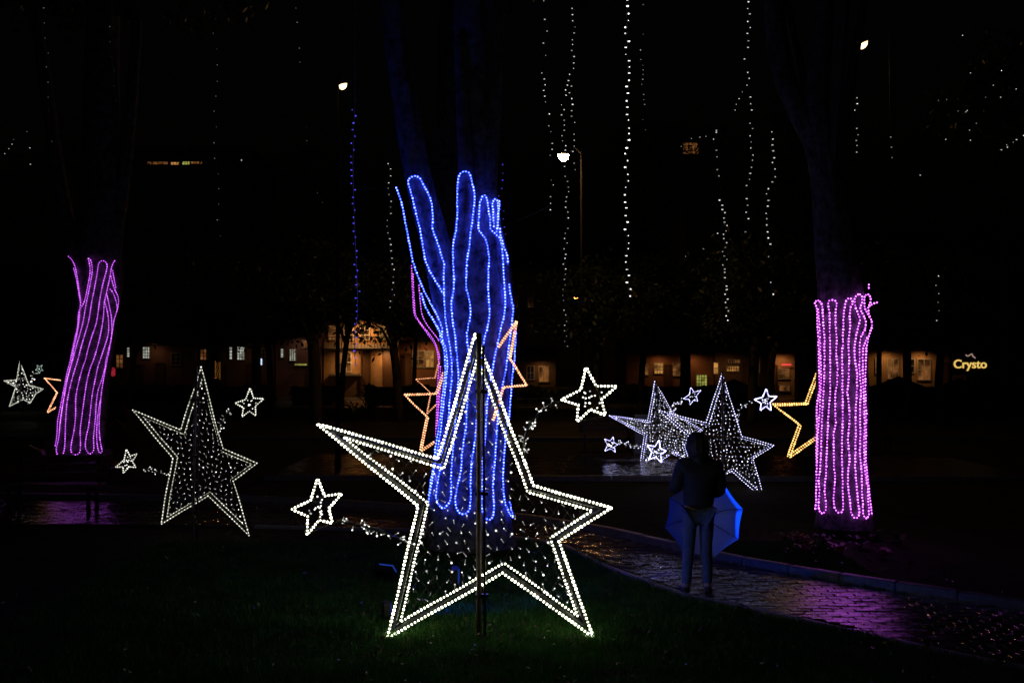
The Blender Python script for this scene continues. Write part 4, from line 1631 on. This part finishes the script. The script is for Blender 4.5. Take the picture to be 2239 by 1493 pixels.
YB = 74.0
house('mauve house at the far left with a brown door and white lit window', 232, 425, 752, YB, 'wall_mauve',
      windows=((320, 771, 14, 26, 'window_white', (3, 4)), (281, 770, 5, 22, 'window_white', (1, 4)), (262, 790, 14, 30, 'window_amber', (2, 3)), (385, 785, 18, 26, 'dark_glass', (2, 3))),
      doors=((303, 800, 16, 'wood'), (350, 796, 14, 'wood')))
house('dark mauve house behind the left white star', 428, 600, 745, YB + 1, 'wall_brown',
      windows=((505, 772, 5, 28, 'window_white', (1, 4)), (527, 772, 15, 30, 'window_white', (3, 5)), (415 + 30, 775, 12, 24, 'window_amber', (2, 3)), (580, 775, 12, 26, 'dark_glass', (2, 3))),
      doors=((485, 800, 15, 'wood'), (548, 798, 14, 'wood')))
house('gabled mauve house with a small framed attic window and arched white window', 603, 704, 736, YB, 'wall_mauve', roof_h=2.2,
      windows=((671, 752, 15, 16, 'window_amber', (1, 1)), (640, 776, 12, 26, 'window_white', (3, 6)), (617, 772, 5, 20, 'window_white', (1, 4)), (658, 797, 26, 5, 'window_green', (1, 1))),
      doors=((690, 800, 14, 'wood'),))
h4 = house('orange lit two storey house with a balcony band left of the centre', 708, 872, 700, YB, 'wall_ochre', band=(758,),
           windows=((728, 727, 18, 32, 'window_amber', (2, 3)), (762, 727, 18, 32, 'dark_glass', (2, 3)), (798, 727, 18, 32, 'window_amber', (2, 3)), (838, 727, 22, 32, 'window_warm', (2, 3)),
                    (752, 792, 30, 42, 'window_amber', (3, 2))),
           doors=((800, 772, 16, 'wood'), (850, 770, 20, 'wood')))
m = MB()
m.box((gx(754, YB - .5), YB - 0.35, zz(819, YB)), (2.3, 0.7, 0.16))
m.build('counter', 'pale_frame', h4)
m = MB()
m.box((gx(790, YB), YB - 0.5, zz(764, YB)), (5.2, 1.0, 0.12))
for i in range(22):
    m.box((gx(712, YB) + 0.15 + i * 0.24, YB - 0.95, zz(750, YB)), (0.04, 0.04, 0.8))
m.box((gx(790, YB), YB - 0.95, zz(738, YB)), (5.3, 0.06, 0.06))
m.build('balcony', 'pale_frame', h4)
house('terracotta house partly hidden by the purple arm in the centre', 874, 1010, 742, YB + 0.5, 'wall_terracotta',
      windows=((915, 785, 24, 36, 'window_amber', (2, 2)), (940, 785, 16, 36, 'window_warm', (2, 2))), doors=((890, 775, 14, 'wood'),))
house('low dark house right of the blue arm with one lit orange shutter', 1100, 1215, 785, YB, 'wall_brown', roof_h=1.0,
      windows=((1189, 818, 20, 34, 'window_amber', (2, 1)), (1160, 815, 14, 30, 'dark_glass', (2, 2))), doors=((1135, 805, 16, 'wood'),))
house('tall grey building behind the centre with narrow upper windows', 1095, 1330, 596, 88, 'wall_grey', roof=True, roof_h=1.0, depth=10, cat='building', name='building',
      windows=((1128, 650, 8, 46, 'dark_glass', (1, 2)), (1160, 650, 12, 46, 'dark_glass', (2, 3)), (1196, 660, 12, 56, 'dark_glass', (2, 4)), (1225, 650, 12, 46, 'dark_glass', (2, 3)),
               (1290, 650, 12, 46, 'dark_glass', (2, 3)), (1160, 730, 12, 40, 'dark_glass', (2, 3)), (1225, 730, 12, 40, 'dark_glass', (2, 3))))
house('ochre upper storey glimpsed over the dark trees right of the orange lamp', 1318, 1425, 624, 84, 'wall_terracotta', roof=True, roof_h=1.2, cat='building', name='building', eave=1.2,
      windows=((1345, 642, 16, 22, 'dark_glass', (2, 2)), (1385, 642, 16, 22, 'window_amber', (2, 2))))
house('brown restaurant front with warm windows between the two far stars', 1370, 1560, 772, YB, 'wall_terracotta', roof_h=1.2,
      windows=((1440, 805, 18, 24, 'window_warm', (3, 3)), (1480, 808, 18, 28, 'window_amber', (2, 3)), (1534, 835, 22, 32, 'window_green', (4, 5)), (1565, 805, 9, 26, 'window_warm', (1, 2)), (1410, 808, 14, 24, 'window_amber', (2, 2))),
      doors=((1460, 800, 13, 'wood'),))
house('bar front with bottles and a warm lit shelf behind the tallest far star', 1562, 1680, 768, YB + 0.6, 'wall_brown', roof_h=1.2,
      windows=((1602, 806, 26, 12, 'window_warm', (5, 2)), (1605, 790, 24, 8, 'window_amber', (4, 1)), (1650, 800, 18, 26, 'dark_glass', (2, 3))), doors=((1632, 795, 12, 'wood'),))
h8 = house('narrow shop with a red neon line left of the right purple arm', 1683, 1765, 770, YB, 'wall_ochre', roof_h=1.1,
           windows=((1713, 817, 24, 22, 'window_amber', (2, 2)), (1715, 848, 22, 14, 'window_amber', (1, 1)), (1750, 812, 12, 28, 'dark_glass', (2, 3))), doors=((1692, 800, 10, 'wood'),))
m = MB()
m.tube([(gx(1707, YB), YB - 0.25, zz(797, YB)), (gx(1728, YB), YB - 0.25, zz(797, YB))], 0.035, 6)
m.build('neon_tube', 'neon_red', h8)
house('long orange lit restaurant wall behind the dark parasols at the right', 1895, 2078, 762, YB, 'wall_ochre', roof_h=1.3,
      windows=((1952, 806, 22, 44, 'window_amber', (2, 2)), (1990, 800, 16, 30, 'dark_glass', (2, 2)), (2020, 808, 26, 46, 'window_amber', (2, 2)), (1920, 800, 10, 34, 'window_amber', (1, 2))),
      doors=((2060, 795, 18, 'wood'),))
h10 = house('dark restaurant at the far right edge under the yellow sign', 2082, 2330, 778, YB, 'wall_brown', roof_h=1.2,
            windows=((2125, 835, 26, 30, 'dark_glass', (2, 2)), (2190, 832, 26, 30, 'dark_glass', (2, 2))), doors=((2160, 812, 16, 'wood'),))
# its glowing sign
sign = thing('sign', (gx(2120, YB - 0.6), YB - 0.6, zz(800, YB)), 'glowing yellow restaurant sign reading Crysto under a small emblem', 'sign')
fc = bpy.data.curves.new('sign_text', 'FONT')
fc.body = 'Crysto'
fc.size = 0.88
fc.extrude = 0.03
fc.offset = 0.012
fc.align_x = 'CENTER'
fo = bpy.data.objects.new('sign_text', fc)
COL.objects.link(fo)
dg = bpy.context.evaluated_depsgraph_get()
tm = bpy.data.meshes.new_from_object(fo.evaluated_get(dg))
bpy.data.objects.remove(fo)
tm.materials.clear()
tm.materials.append(MATS['sign_yellow'])
to = bpy.data.objects.new('lettering', tm)
COL.objects.link(to)
to.parent = sign
to.location = (0.05, 0, -0.15)
to.rotation_euler = (math.radians(90), 0, 0)
m = MB()
m.tube([Vector((gx(2104 + k * 2.6, YB), YB - 0.6, zz(779 + 2.4 * math.sin(k * .9) - (3 if k < 6 else -2), YB))) for k in range(9)], 0.05, 5)
m.build('emblem', 'sign_pink', sign)
m = MB()
m.box((gx(2120, YB), YB - 0.45, zz(797, YB)), (3.3, 0.12, 1.5))
m.build('back_board', 'dark_glass', sign)

# far tower blocks whose lit strips show over the trees
def tower(label, u0, u1, vt, Y, strips):
    x0, x1 = gx(u0, Y), gx(u1, Y)
    t = thing('building', ((x0 + x1) / 2, Y, 0), label, 'building')
    zt = zz(vt, Y)
    m = MB()
    m.box(((x0 + x1) / 2, Y + 6, zt / 2), (x1 - x0, 12, zt))
    m.box(((x0 + x1) / 2, Y + 6, zt + 0.2), (x1 - x0 + 0.6, 12.6, 0.4))
    m.build('wall', 'wall_grey', t)
    for (u, v, w, hh, mat, gr) in strips:
        build_window(t, gx(u, Y), zz(v, Y), w / F * Y, hh / F * Y, Y, mat, gr)
    return t


tower('dark tower at the upper left with one thin lit terrace', 300, 548, 335, 110,
      ((345, 357, 44, 7, 'window_amber', (4, 1)), (383, 358, 18, 7, 'window_warm', (3, 1)), (407, 357, 16, 8, 'window_green', (3, 1)), (430, 356, 24, 6, 'window_amber', (4, 1)), (526, 351, 7, 5, 'window_white', (2, 1)),
       (390, 420, 30, 12, 'dark_glass', (3, 1)), (470, 420, 30, 12, 'dark_glass', (3, 1)), (390, 480, 30, 12, 'dark_glass', (3, 1))))
tower('distant building top with a yellowish lit corner right of the brightest string', 1470, 1580, 290, 100,
      ((1510, 325, 34, 26, 'window_amber', (5, 4)), (1548, 330, 16, 26, 'dark_glass', (2, 3)), (1510, 400, 40, 20, 'dark_glass', (4, 2))))
tower('distant dark building behind the left lamp with pinpoint lit windows', 610, 720, 600, 95,
      ((655, 625, 5, 5, 'screen_blue', (1, 1)), (686, 632, 4, 7, 'window_green', (1, 1)), (668, 652, 5, 3, 'window_white', (1, 1)), (640, 665, 14, 14, 'dark_glass', (2, 2))))

# small orange lamps added to light the house fronts
def added_lamp(label, u, v, energy, col=(1, .5, .18), Y=YB):
    p = Vector((gx(u, Y - 1), Y - 0.9, zz(v, Y - 1)))
    t = thing('added_wall_lamp', (p.x, p.y + 0.88, p.z), label, 'wall lamp', 'small lamps added to light the house fronts')
    m = MB()
    m.tube([(p.x, p.y + 0.88, p.z + 0.1), (p.x, p.y + 0.3, p.z + 0.25), (p.x, p.y, p.z + 0.18)], 0.025, 5)
    m.tube([(p.x, p.y, p.z + 0.2), (p.x, p.y, p.z + 0.06)], [0.05, 0.16], 8)
    m.build('bracket', 'dark_metal', t)
    spot('lamp_light', (p.x, p.y, p.z + 0.02), (p.x, p.y + 0.55, p.z - 2), energy, col, 165, 0.9, 0.08, t)
    return t


added_lamp('added wall lamp on the mauve house at the far left', 330, 752, 8.2)
added_lamp('added wall lamp on the house behind the left star', 540, 748, 9.3)
added_lamp('added wall lamp on the gabled mauve house', 650, 738, 11.0, col=(1, .6, .35))
added_lamp('added upper wall lamp on the orange two storey house', 790, 703, 272.2)
added_lamp('added lower wall lamp over the counter of the orange house', 760, 768, 132.0)
added_lamp('added lower wall lamp over the doors of the orange house', 840, 768, 123.8)
added_lamp('added wall lamp on the terracotta house', 930, 748, 74.8)
added_lamp('added wall lamp on the low dark house', 1185, 790, 22.0)
added_lamp('added wall lamp on the ochre upper storey', 1350, 622, 13.9, Y=84)
added_lamp('added wall lamp over the left door of the brown restaurant', 1445, 778, 19.8)
added_lamp('added wall lamp over the green lit window', 1520, 776, 19.8)
added_lamp('added wall lamp on the bar front', 1600, 775, 17.8)
added_lamp('added wall lamp on the narrow neon shop', 1715, 776, 42.9)
added_lamp('added left wall lamp on the long orange restaurant wall', 1945, 770, 49.5)
added_lamp('added right wall lamp on the long orange restaurant wall', 2022, 770, 49.5)

# blue lit screen, red lantern, closed parasols, posts
t = thing('screen', (gx(566, 66), 66, 0), 'small bluish white lit advertising screen on a stand left of the centre', 'screen')
m = MB()
m.box((gx(566, 66), 66, zz(791, 66)), (0.42, 0.04, 0.42))
m.build('display', 'screen_blue', t)
m = MB()
m.box((gx(566, 66), 66.05, zz(791, 66)), (0.52, 0.05, 0.52))
m.box((gx(566, 66), 66.05, zz(799, 66) / 2), (0.10, 0.06, zz(799, 66)))
m.build('stand', 'dark_metal', t)
t = thing('lantern', (gx(247, 45), 45, zz(815, 45)), 'red paper lantern right of the left purple arm', 'lantern')
m = MB()
m.ball((gx(247, 45), 45, zz(813, 45)), 0.13, 1.9)
m.build('shade', 'lantern_red', t, smooth=True)
m = MB()
m.tube([(gx(247, 45), 45, zz(801, 45)), (gx(247, 45), 45, zz(780, 45))], 0.01, 4)
m.build('cord', 'cord', t)


def parasol(label, u, v, Y, w):
    c = at(u, v, Y)
    t = thing('parasol', (c.x, Y, 0), label, 'parasol', 'dark parasols in front of the restaurant')
    m = MB()
    m.tube([(c.x, Y, 0), (c.x, Y, c.z)], 0.03, 8)
    m.build('pole', 'dark_metal', t)
    m = MB()
    vs = [(c.x, Y, c.z)]
    for k in range(8):
        a = 2 * math.pi * k / 8
        vs.append((c.x + math.cos(a) * w, Y + math.sin(a) * w, c.z - 0.62))
    for k in range(8):
        a = 2 * math.pi * k / 8
        vs.append((c.x + math.cos(a) * w, Y + math.sin(a) * w, c.z - 0.80))
    fs = [(0, 1 + k, 1 + (k + 1) % 8) for k in range(8)] + [(1 + k, 9 + k, 9 + (k + 1) % 8, 1 + (k + 1) % 8) for k in range(8)]
    m.add(vs, fs)
    m.build('canopy', 'cloth_dark', t)
    return t


parasol('dark parasol in front of the orange wall, the nearest to the purple arm', 1965, 822, 60, 1.55)
parasol('dark parasol right of the orange wall under the yellow sign', 2098, 826, 58, 1.5)
parasol('dark parasol in front of the bar front between the far stars', 1605, 828, 60, 1.4)

# benches, utility box
t = thing('utility_box', (gx(1402, 26), 26.2, 0), 'pale grey utility box behind the far star', 'utility box')
m = MB()
m.box((gx(1402, 26.2), 26.2, 0.62), (0.36, 0.3, 0.8))
m.box((gx(1402, 26.2), 26.2, 0.11), (0.42, 0.36, 0.22))
m.build('cabinet', 'utility', t)
m = MB()
m.box((gx(1402, 26.2), 26.04, 0.62), (0.28, 0.02, 0.66))
m.build('door', 'utility', t)


def bench(label, x, y, rz):
    t = thing('bench', (x, y, 0), label, 'bench', 'park benches by the paths')
    cr, sr = math.cos(rz), math.sin(rz)
    tf = lambda a, b: (x + a * cr - b * sr, y + a * sr + b * cr)
    for k in range(4):
        m = MB()
        q = tf(0, -0.16 + k * 0.11)
        m.box((q[0], q[1], 0.45), (1.5, 0.09, 0.03), rz)
        m.build('slat', 'wood', t)
    for k in range(3):
        m = MB()
        q = tf(0, 0.26 + k * 0.02)
        m.box((q[0], q[1], 0.58 + k * 0.13), (1.5, 0.03, 0.09), rz)
        m.build('slat', 'wood', t)
    for s in (-0.6, 0.6):
        m = MB()
        q = tf(s, 0.02)
        m.box((q[0], q[1], 0.40), (0.05, 0.46, 0.06), rz)
        q = tf(s, 0.29)
        m.box((q[0], q[1], 0.62), (0.05, 0.03, 0.5), rz)
        m.build('arm_bracket', 'dark_metal', t)
        for yy in (-0.15, 0.2):
            m = MB()
            q = tf(s, yy)
            m.box((q[0], q[1], 0.185), (0.05, 0.05, 0.37), rz)
            m.build('leg', 'dark_metal', t)
    return t


bench('wooden park bench left on the path below the left purple arm', -7.15, 15.5, 0.05)
bench('wooden park bench at the far path right of the centre', 2.6, 27.2, 0.02)
bench('wooden park bench on the lawn edge far right', 9.5, 26.8, -0.05)

# railing seen as a thin line behind the small star
t = thing('railing', (gx(1240, 47), 47, 0), 'low thin railing running behind the right small star', 'railing')
for z in (0.35, 0.75):
    m = MB()
    m.tube([(gx(1130, 47), 47, z), (gx(1380, 47), 47, z)], 0.02, 6)
    m.build('rail', 'steel', t)
for k in range(6):
    m = MB()
    m.tube([(gx(1132 + k * 49, 47), 47, 0), (gx(1132 + k * 49, 47), 47, 0.8)], 0.022, 6)
    m.build('post', 'steel', t)


# ------------------------------------------------------------------ trees and plants
def park_tree(label, u, Y, r, zc, rad, n, seed, mat='leaf', hh=None):
    x = gx(u, Y)
    t = thing('park_tree', (x, Y, 0), label, 'tree', 'dark trees between the lawn and the houses')
    m = MB()
    z1 = zc
    bend = R.uniform(-.4, .4)
    pts = [(x, Y, -0.1), (x + bend * .3, Y, z1 * 0.4), (x + bend, Y, z1 * 0.8), (x + bend * .8, Y, z1 + 1)]
    m.tube(resample(pts, 0.5), [r * (1.15 - 0.6 * i / 30) if i < 30 else r * .5 for i in range(len(resample(pts, 0.5)))], 9)
    for k in range(6):
        a = R.uniform(0, 6.28)
        b = Vector((x + bend + math.cos(a) * rad[0] * 0.8, Y + math.sin(a) * rad[1] * 0.8, z1 + R.uniform(-0.6, 1.2)))
        s = Vector((x + bend * .8, Y, z1 * R.uniform(0.55, 0.85)))
        m.tube([s, (s + b) / 2 + Vector((0, 0, .3)), b], [r * .5, r * .3, r * .12], 6)
    m.build('trunk', 'bark_far', t, smooth=True)
    cp = crown_points((x + bend * .8, Y, z1 + rad[2] * 0.55), rad, n, 34)
    if z1 < 7:
        cp = np.concatenate([cp, crown_points((x + bend * .5, Y - .3, z1 - 0.5), (rad[0] * 1.15, rad[1], 0.9), n // 3, 14)])
    leaves_mesh(cp, 0.13, mat, 'crown', t, kind='stuff')
    return t


PT = [
    ('slim dark tree in front of the mauve house at the far left', 285, 52, .14, 5.0, (2.6, 2, 1.9), 2600),
    ('dark tree standing above the left white star', 455, 44, .15, 4.6, (2.4, 2, 1.8), 2600),
    ('thin dark tree beside the lit advertising screen', 592, 50, .13, 4.8, (2.2, 2, 1.8), 2400),
    ('thick trunked dark tree left of the orange two storey house', 691, 40, .23, 4.8, (2.4, 2, 1.6), 2600),
    ('dark tree with branches across the orange house balcony', 745, 46, .12, 5.4, (1.8, 1.6, 1.3), 1500),
    ('dark tree at the right corner of the orange house', 872, 42, .17, 4.6, (1.5, 1.5, 1.6), 1700),
    ('leafy tree close behind the upper left of the purple centre arm', 905, 60, .12, 6.0, (1.3, 1.3, 1.1), 900),
    ('dark tree behind the tall centre lamp pole', 1300, 44, .14, 4.6, (2.6, 2, 1.5), 2600),
    ('dark tree in front of the brown restaurant', 1400, 48, .14, 4.8, (2.6, 2, 1.8), 2600),
    ('bushy dark tree between the two far stars', 1490, 52, .13, 5.3, (2.4, 2, 1.7), 2400),
    ('thick dark tree right behind the tallest far star', 1645, 40, .18, 4.6, (2.4, 2, 1.8), 2600),
    ('slim tree at the left of the neon shop', 1682, 46, .13, 5.0, (2.0, 2, 1.7), 2200),
    ('slim tree at the right of the neon shop', 1745, 50, .15, 5.2, (2.0, 2, 1.8), 2200),
    ('tree right of the right purple arm with warm lit leaves', 1922, 54, .13, 5.2, (1.5, 1.6, 2.2), 2000),
    ('leaning dark tree in front of the orange restaurant wall', 1985, 46, .18, 5.0, (2.2, 2, 1.7), 2400),
    ('dark tree at the right end of the orange restaurant wall', 2050, 44, .16, 4.7, (2.2, 2, 1.7), 2400),
    ('dark tree at the right edge beyond the yellow sign', 2275, 48, .17, 5.2, (2.6, 2, 2.0), 2600),
]
for i, (lab, u, Y, r, zc, rad_, n) in enumerate(PT):
    park_tree(lab, u, Y, r, zc, rad_, n, i)

# taller masses behind that close the view above the houses
tt = [
    ('tall dark tree mass at the far left behind the houses', 120, 64, .3, 11, (6, 3, 4), 3200),
    ('tall dark tree mass behind the houses left of the centre', 560, 66, .3, 12, (5, 3, 4), 3200),
    ('tall dark tree mass above the brown restaurant', 1500, 60, .3, 11, (4.5, 3, 4.5), 3600),
    ('tall dark tree mass above the neon shop', 1760, 62, .3, 12, (5, 3, 5), 3200),
    ('tall dark tree mass at the far right behind the restaurant', 2205, 62, .3, 11, (6, 3, 5), 3200),
]
for i, (lab, u, Y, r, zc, rad_, n) in enumerate(tt):
    park_tree(lab, u, Y, r, zc, rad_, n, 40 + i)

# clipped hedges along the street in front of the houses
for lab, ua, ub, n in (('dark hedge in front of the mauve houses at the left', 225, 600, 5200), ('dark hedge in front of the orange two storey house', 640, 735, 1500),
                       ('dark hedge right of the orange house under the terracotta house', 800, 1010, 3000), ('dark hedge in front of the low dark house at the centre', 1095, 1330, 3200),
                       ('dark hedge in front of the brown restaurant and the bar', 1370, 1690, 4400), ('dark hedge in front of the long orange restaurant wall', 1780, 2330, 7000)):
    Yh = 62.0
    xa, xb = gx(ua, Yh), gx(ub, Yh)
    t = thing('hedge', ((xa + xb) / 2, Yh, 0), lab, 'hedge', 'hedges along the street')
    pts_ = np.stack([rng.uniform(xa, xb, n), Yh + rng.uniform(-.6, .6, n), np.zeros(n)], 1)
    top = np.array([0.95 + 0.4 * noise.noise(Vector((p[0] * .6, 3.1, 0))) + 0.2 * noise.noise(Vector((p[0] * 2.2, 1.1, 0))) for p in pts_])
    pts_[:, 2] = top * rng.uniform(0.02, 1.0, n) ** 0.7
    leaves_mesh(pts_, 0.17, 'leaf', 'foliage', t, kind='stuff')
    m = MB()
    m.box(((xa + xb) / 2, Yh, 0.5), (xb - xa - 0.6, 0.7, 1.0))
    m.build('inner_twigs', 'bark_far', t)

# leafy branches at the upper right
t = thing('leafy_tree', (gx(2330, 15.5), 15.5, 0), 'leafy tree at the upper right edge faintly lit by the street lamp', 'tree')
m = MB()
m.tube(resample([(gx(2330, 15.5), 15.5, -.1), (gx(2320, 15.5), 15.5, 4), (gx(2290, 15.5), 15.5, 7.5), (gx(2260, 15.5), 15.5, 10)], .5), 0.2, 12)
m.build('trunk', 'bark_far', t, smooth=True)
m = MB()
cc = []
for (u, v) in ((2060, 240), (2085, 225), (2110, 190), (2130, 175), (2150, 130), (2170, 150), (2195, 160), (2120, 250), (2150, 240),
               (2190, 230), (2215, 200), (2220, 100), (2140, 85), (2100, 270), (2180, 290), (2235, 260), (2075, 262)):
    p = at(u, v, 15.5 + R.uniform(-.6, .6))
    m.tube([Vector((gx(2290, 15.5), 15.5, 7.0 + R.uniform(-1.5, 1.2))), (p + Vector((gx(2290, 15.5), 15.5, 7.6))) / 2, p], [.05, .03, .01], 5)
    for k in range(70):
        cc.append(p + Vector((R.gauss(0, .16), R.gauss(0, .2), R.gauss(-.05, .16))))
m.build('branches', 'bark_far', t)
leaves_mesh(cc, 0.065, 'leaf', 'crown', t, kind='stuff')
b = MB()
for (u, v) in ((2105, 78), (2122, 160), (2190, 155), (2068, 305), (2120, 285), (2122, 307), (2112, 245), (2052, 220), (2070, 218), (2155, 213), (2172, 187), (2222, 195), (2188, 213), (2095, 243), (2115, 242), (2135, 270)):
    b.ball(at(u, v, 14.6), 0.007)
o = b.build('bulb_row', 'string_mid', None)
tag(o, 'loose pinpoint lights caught among the leaves at the upper right', 'string light')


def plant(label, x, y, n, L, mat, cat='plant', name='leafy_plant', group=None, w=0.05, up=0.6):
    t = thing(name, (x, y, 0), label, cat, group)
    for k in range(n):
        a = 2 * math.pi * k / n + R.uniform(-.3, .3)
        l = L * R.uniform(0.7, 1.2)
        d = Vector((math.cos(a), math.sin(a), 0))
        s = Vector((-d.y, d.x, 0)) * w * R.uniform(.8, 1.2)
        u1 = up * R.uniform(0.6, 1.3)
        p = [Vector((x, y, 0)) + d * 0.02, Vector((x, y, l * u1 * .8)) + d * l * .4, Vector((x, y, l * u1)) + d * l * .8, Vector((x, y, l * u1 * .85)) + d * l]
        m = MB()
        v = [p[0] - s * .3, p[0] + s * .3, p[1] - s, p[1] + s, p[2] - s * .7, p[2] + s * .7, p[3]]
        c = p[1] - Vector((0, 0, .01))
        m.add(v, [(0, 1, 3, 2), (2, 3, 5, 4), (4, 5, 6)])
        m.build('leaf', mat, t)
    return t


plant('spiky agave in front of the orange house counter', gx(810, 44), 44, 22, 1.0, 'leaf', name='agave', cat='agave', w=.05, up=1.0)
plant('spiky agave left of the blue cord before the orange house', gx(775, 41), 41, 18, 0.8, 'leaf', name='agave', cat='agave', w=.05, up=0.9)
plant('broad leaved plant lit purple at the left foot of the left arm', gx(122, 20.2), 20.2, 9, 0.55, 'leaf_plant', w=.10, up=1.1)
plant('broad leaved plant lit purple at the right foot of the left arm', gx(238, 20.4), 20.4, 9, 0.5, 'leaf_plant', w=.10, up=0.9)
plant('red flowering plant right of the left purple arm', gx(268, 20.0), 20.0, 11, 0.42, 'leaf_red', w=.07, up=1.0)
plant('small red leaved plant above the left tip of the left white star', gx(292, 26.0), 26.0, 9, 0.5, 'leaf_red', w=.08, up=2.2)
beds = [(1720, 13.0), (1762, 12.3), (1800, 12.9), (1835, 12.1), (1880, 12.6), (1930, 12.0), (1965, 12.8), (1745, 12.9), (1905, 13.2)]
where = ['leftmost', 'second from the left', 'just left of the trunk', 'in front of the trunk', 'right in front of the trunk',
         'farther right near the kerb', 'rightmost', 'behind the leftmost one', 'right beside the trunk']
for i, (u, y) in enumerate(beds):
    plant('low leafy plant under the right purple arm, ' + where[i], gx(u, y), y, 9, 0.16, 'leaf_red' if i % 2 else 'leaf_plant',
          group='low plants under the right purple arm', w=.03, up=0.7)

# wooden post wrapped with orange lights
t = thing('wrapped_post', (gx(476, 42), 42, 0), 'short post wrapped in orange lights above the left white star', 'light decoration')
m = MB()
m.tube([(gx(476, 42), 42, 0), (gx(476, 42), 42, 2.6)], 0.08, 8)
m.build('post', 'bark_far', t)
hel = [Vector((gx(476, 42) + math.cos(k * .55) * .1, 42 + math.sin(k * .55) * .1, 1.75 + k * .0075)) for k in range(100)]
b = MB()
for p in hel[::2]:
    b.ball(p, 0.018)
glow('mini_amber', (0.35, 0.13, 0.02), 1.0, vary=.6)
b.build('bulb_row', 'mini_amber', t, kind='stuff')
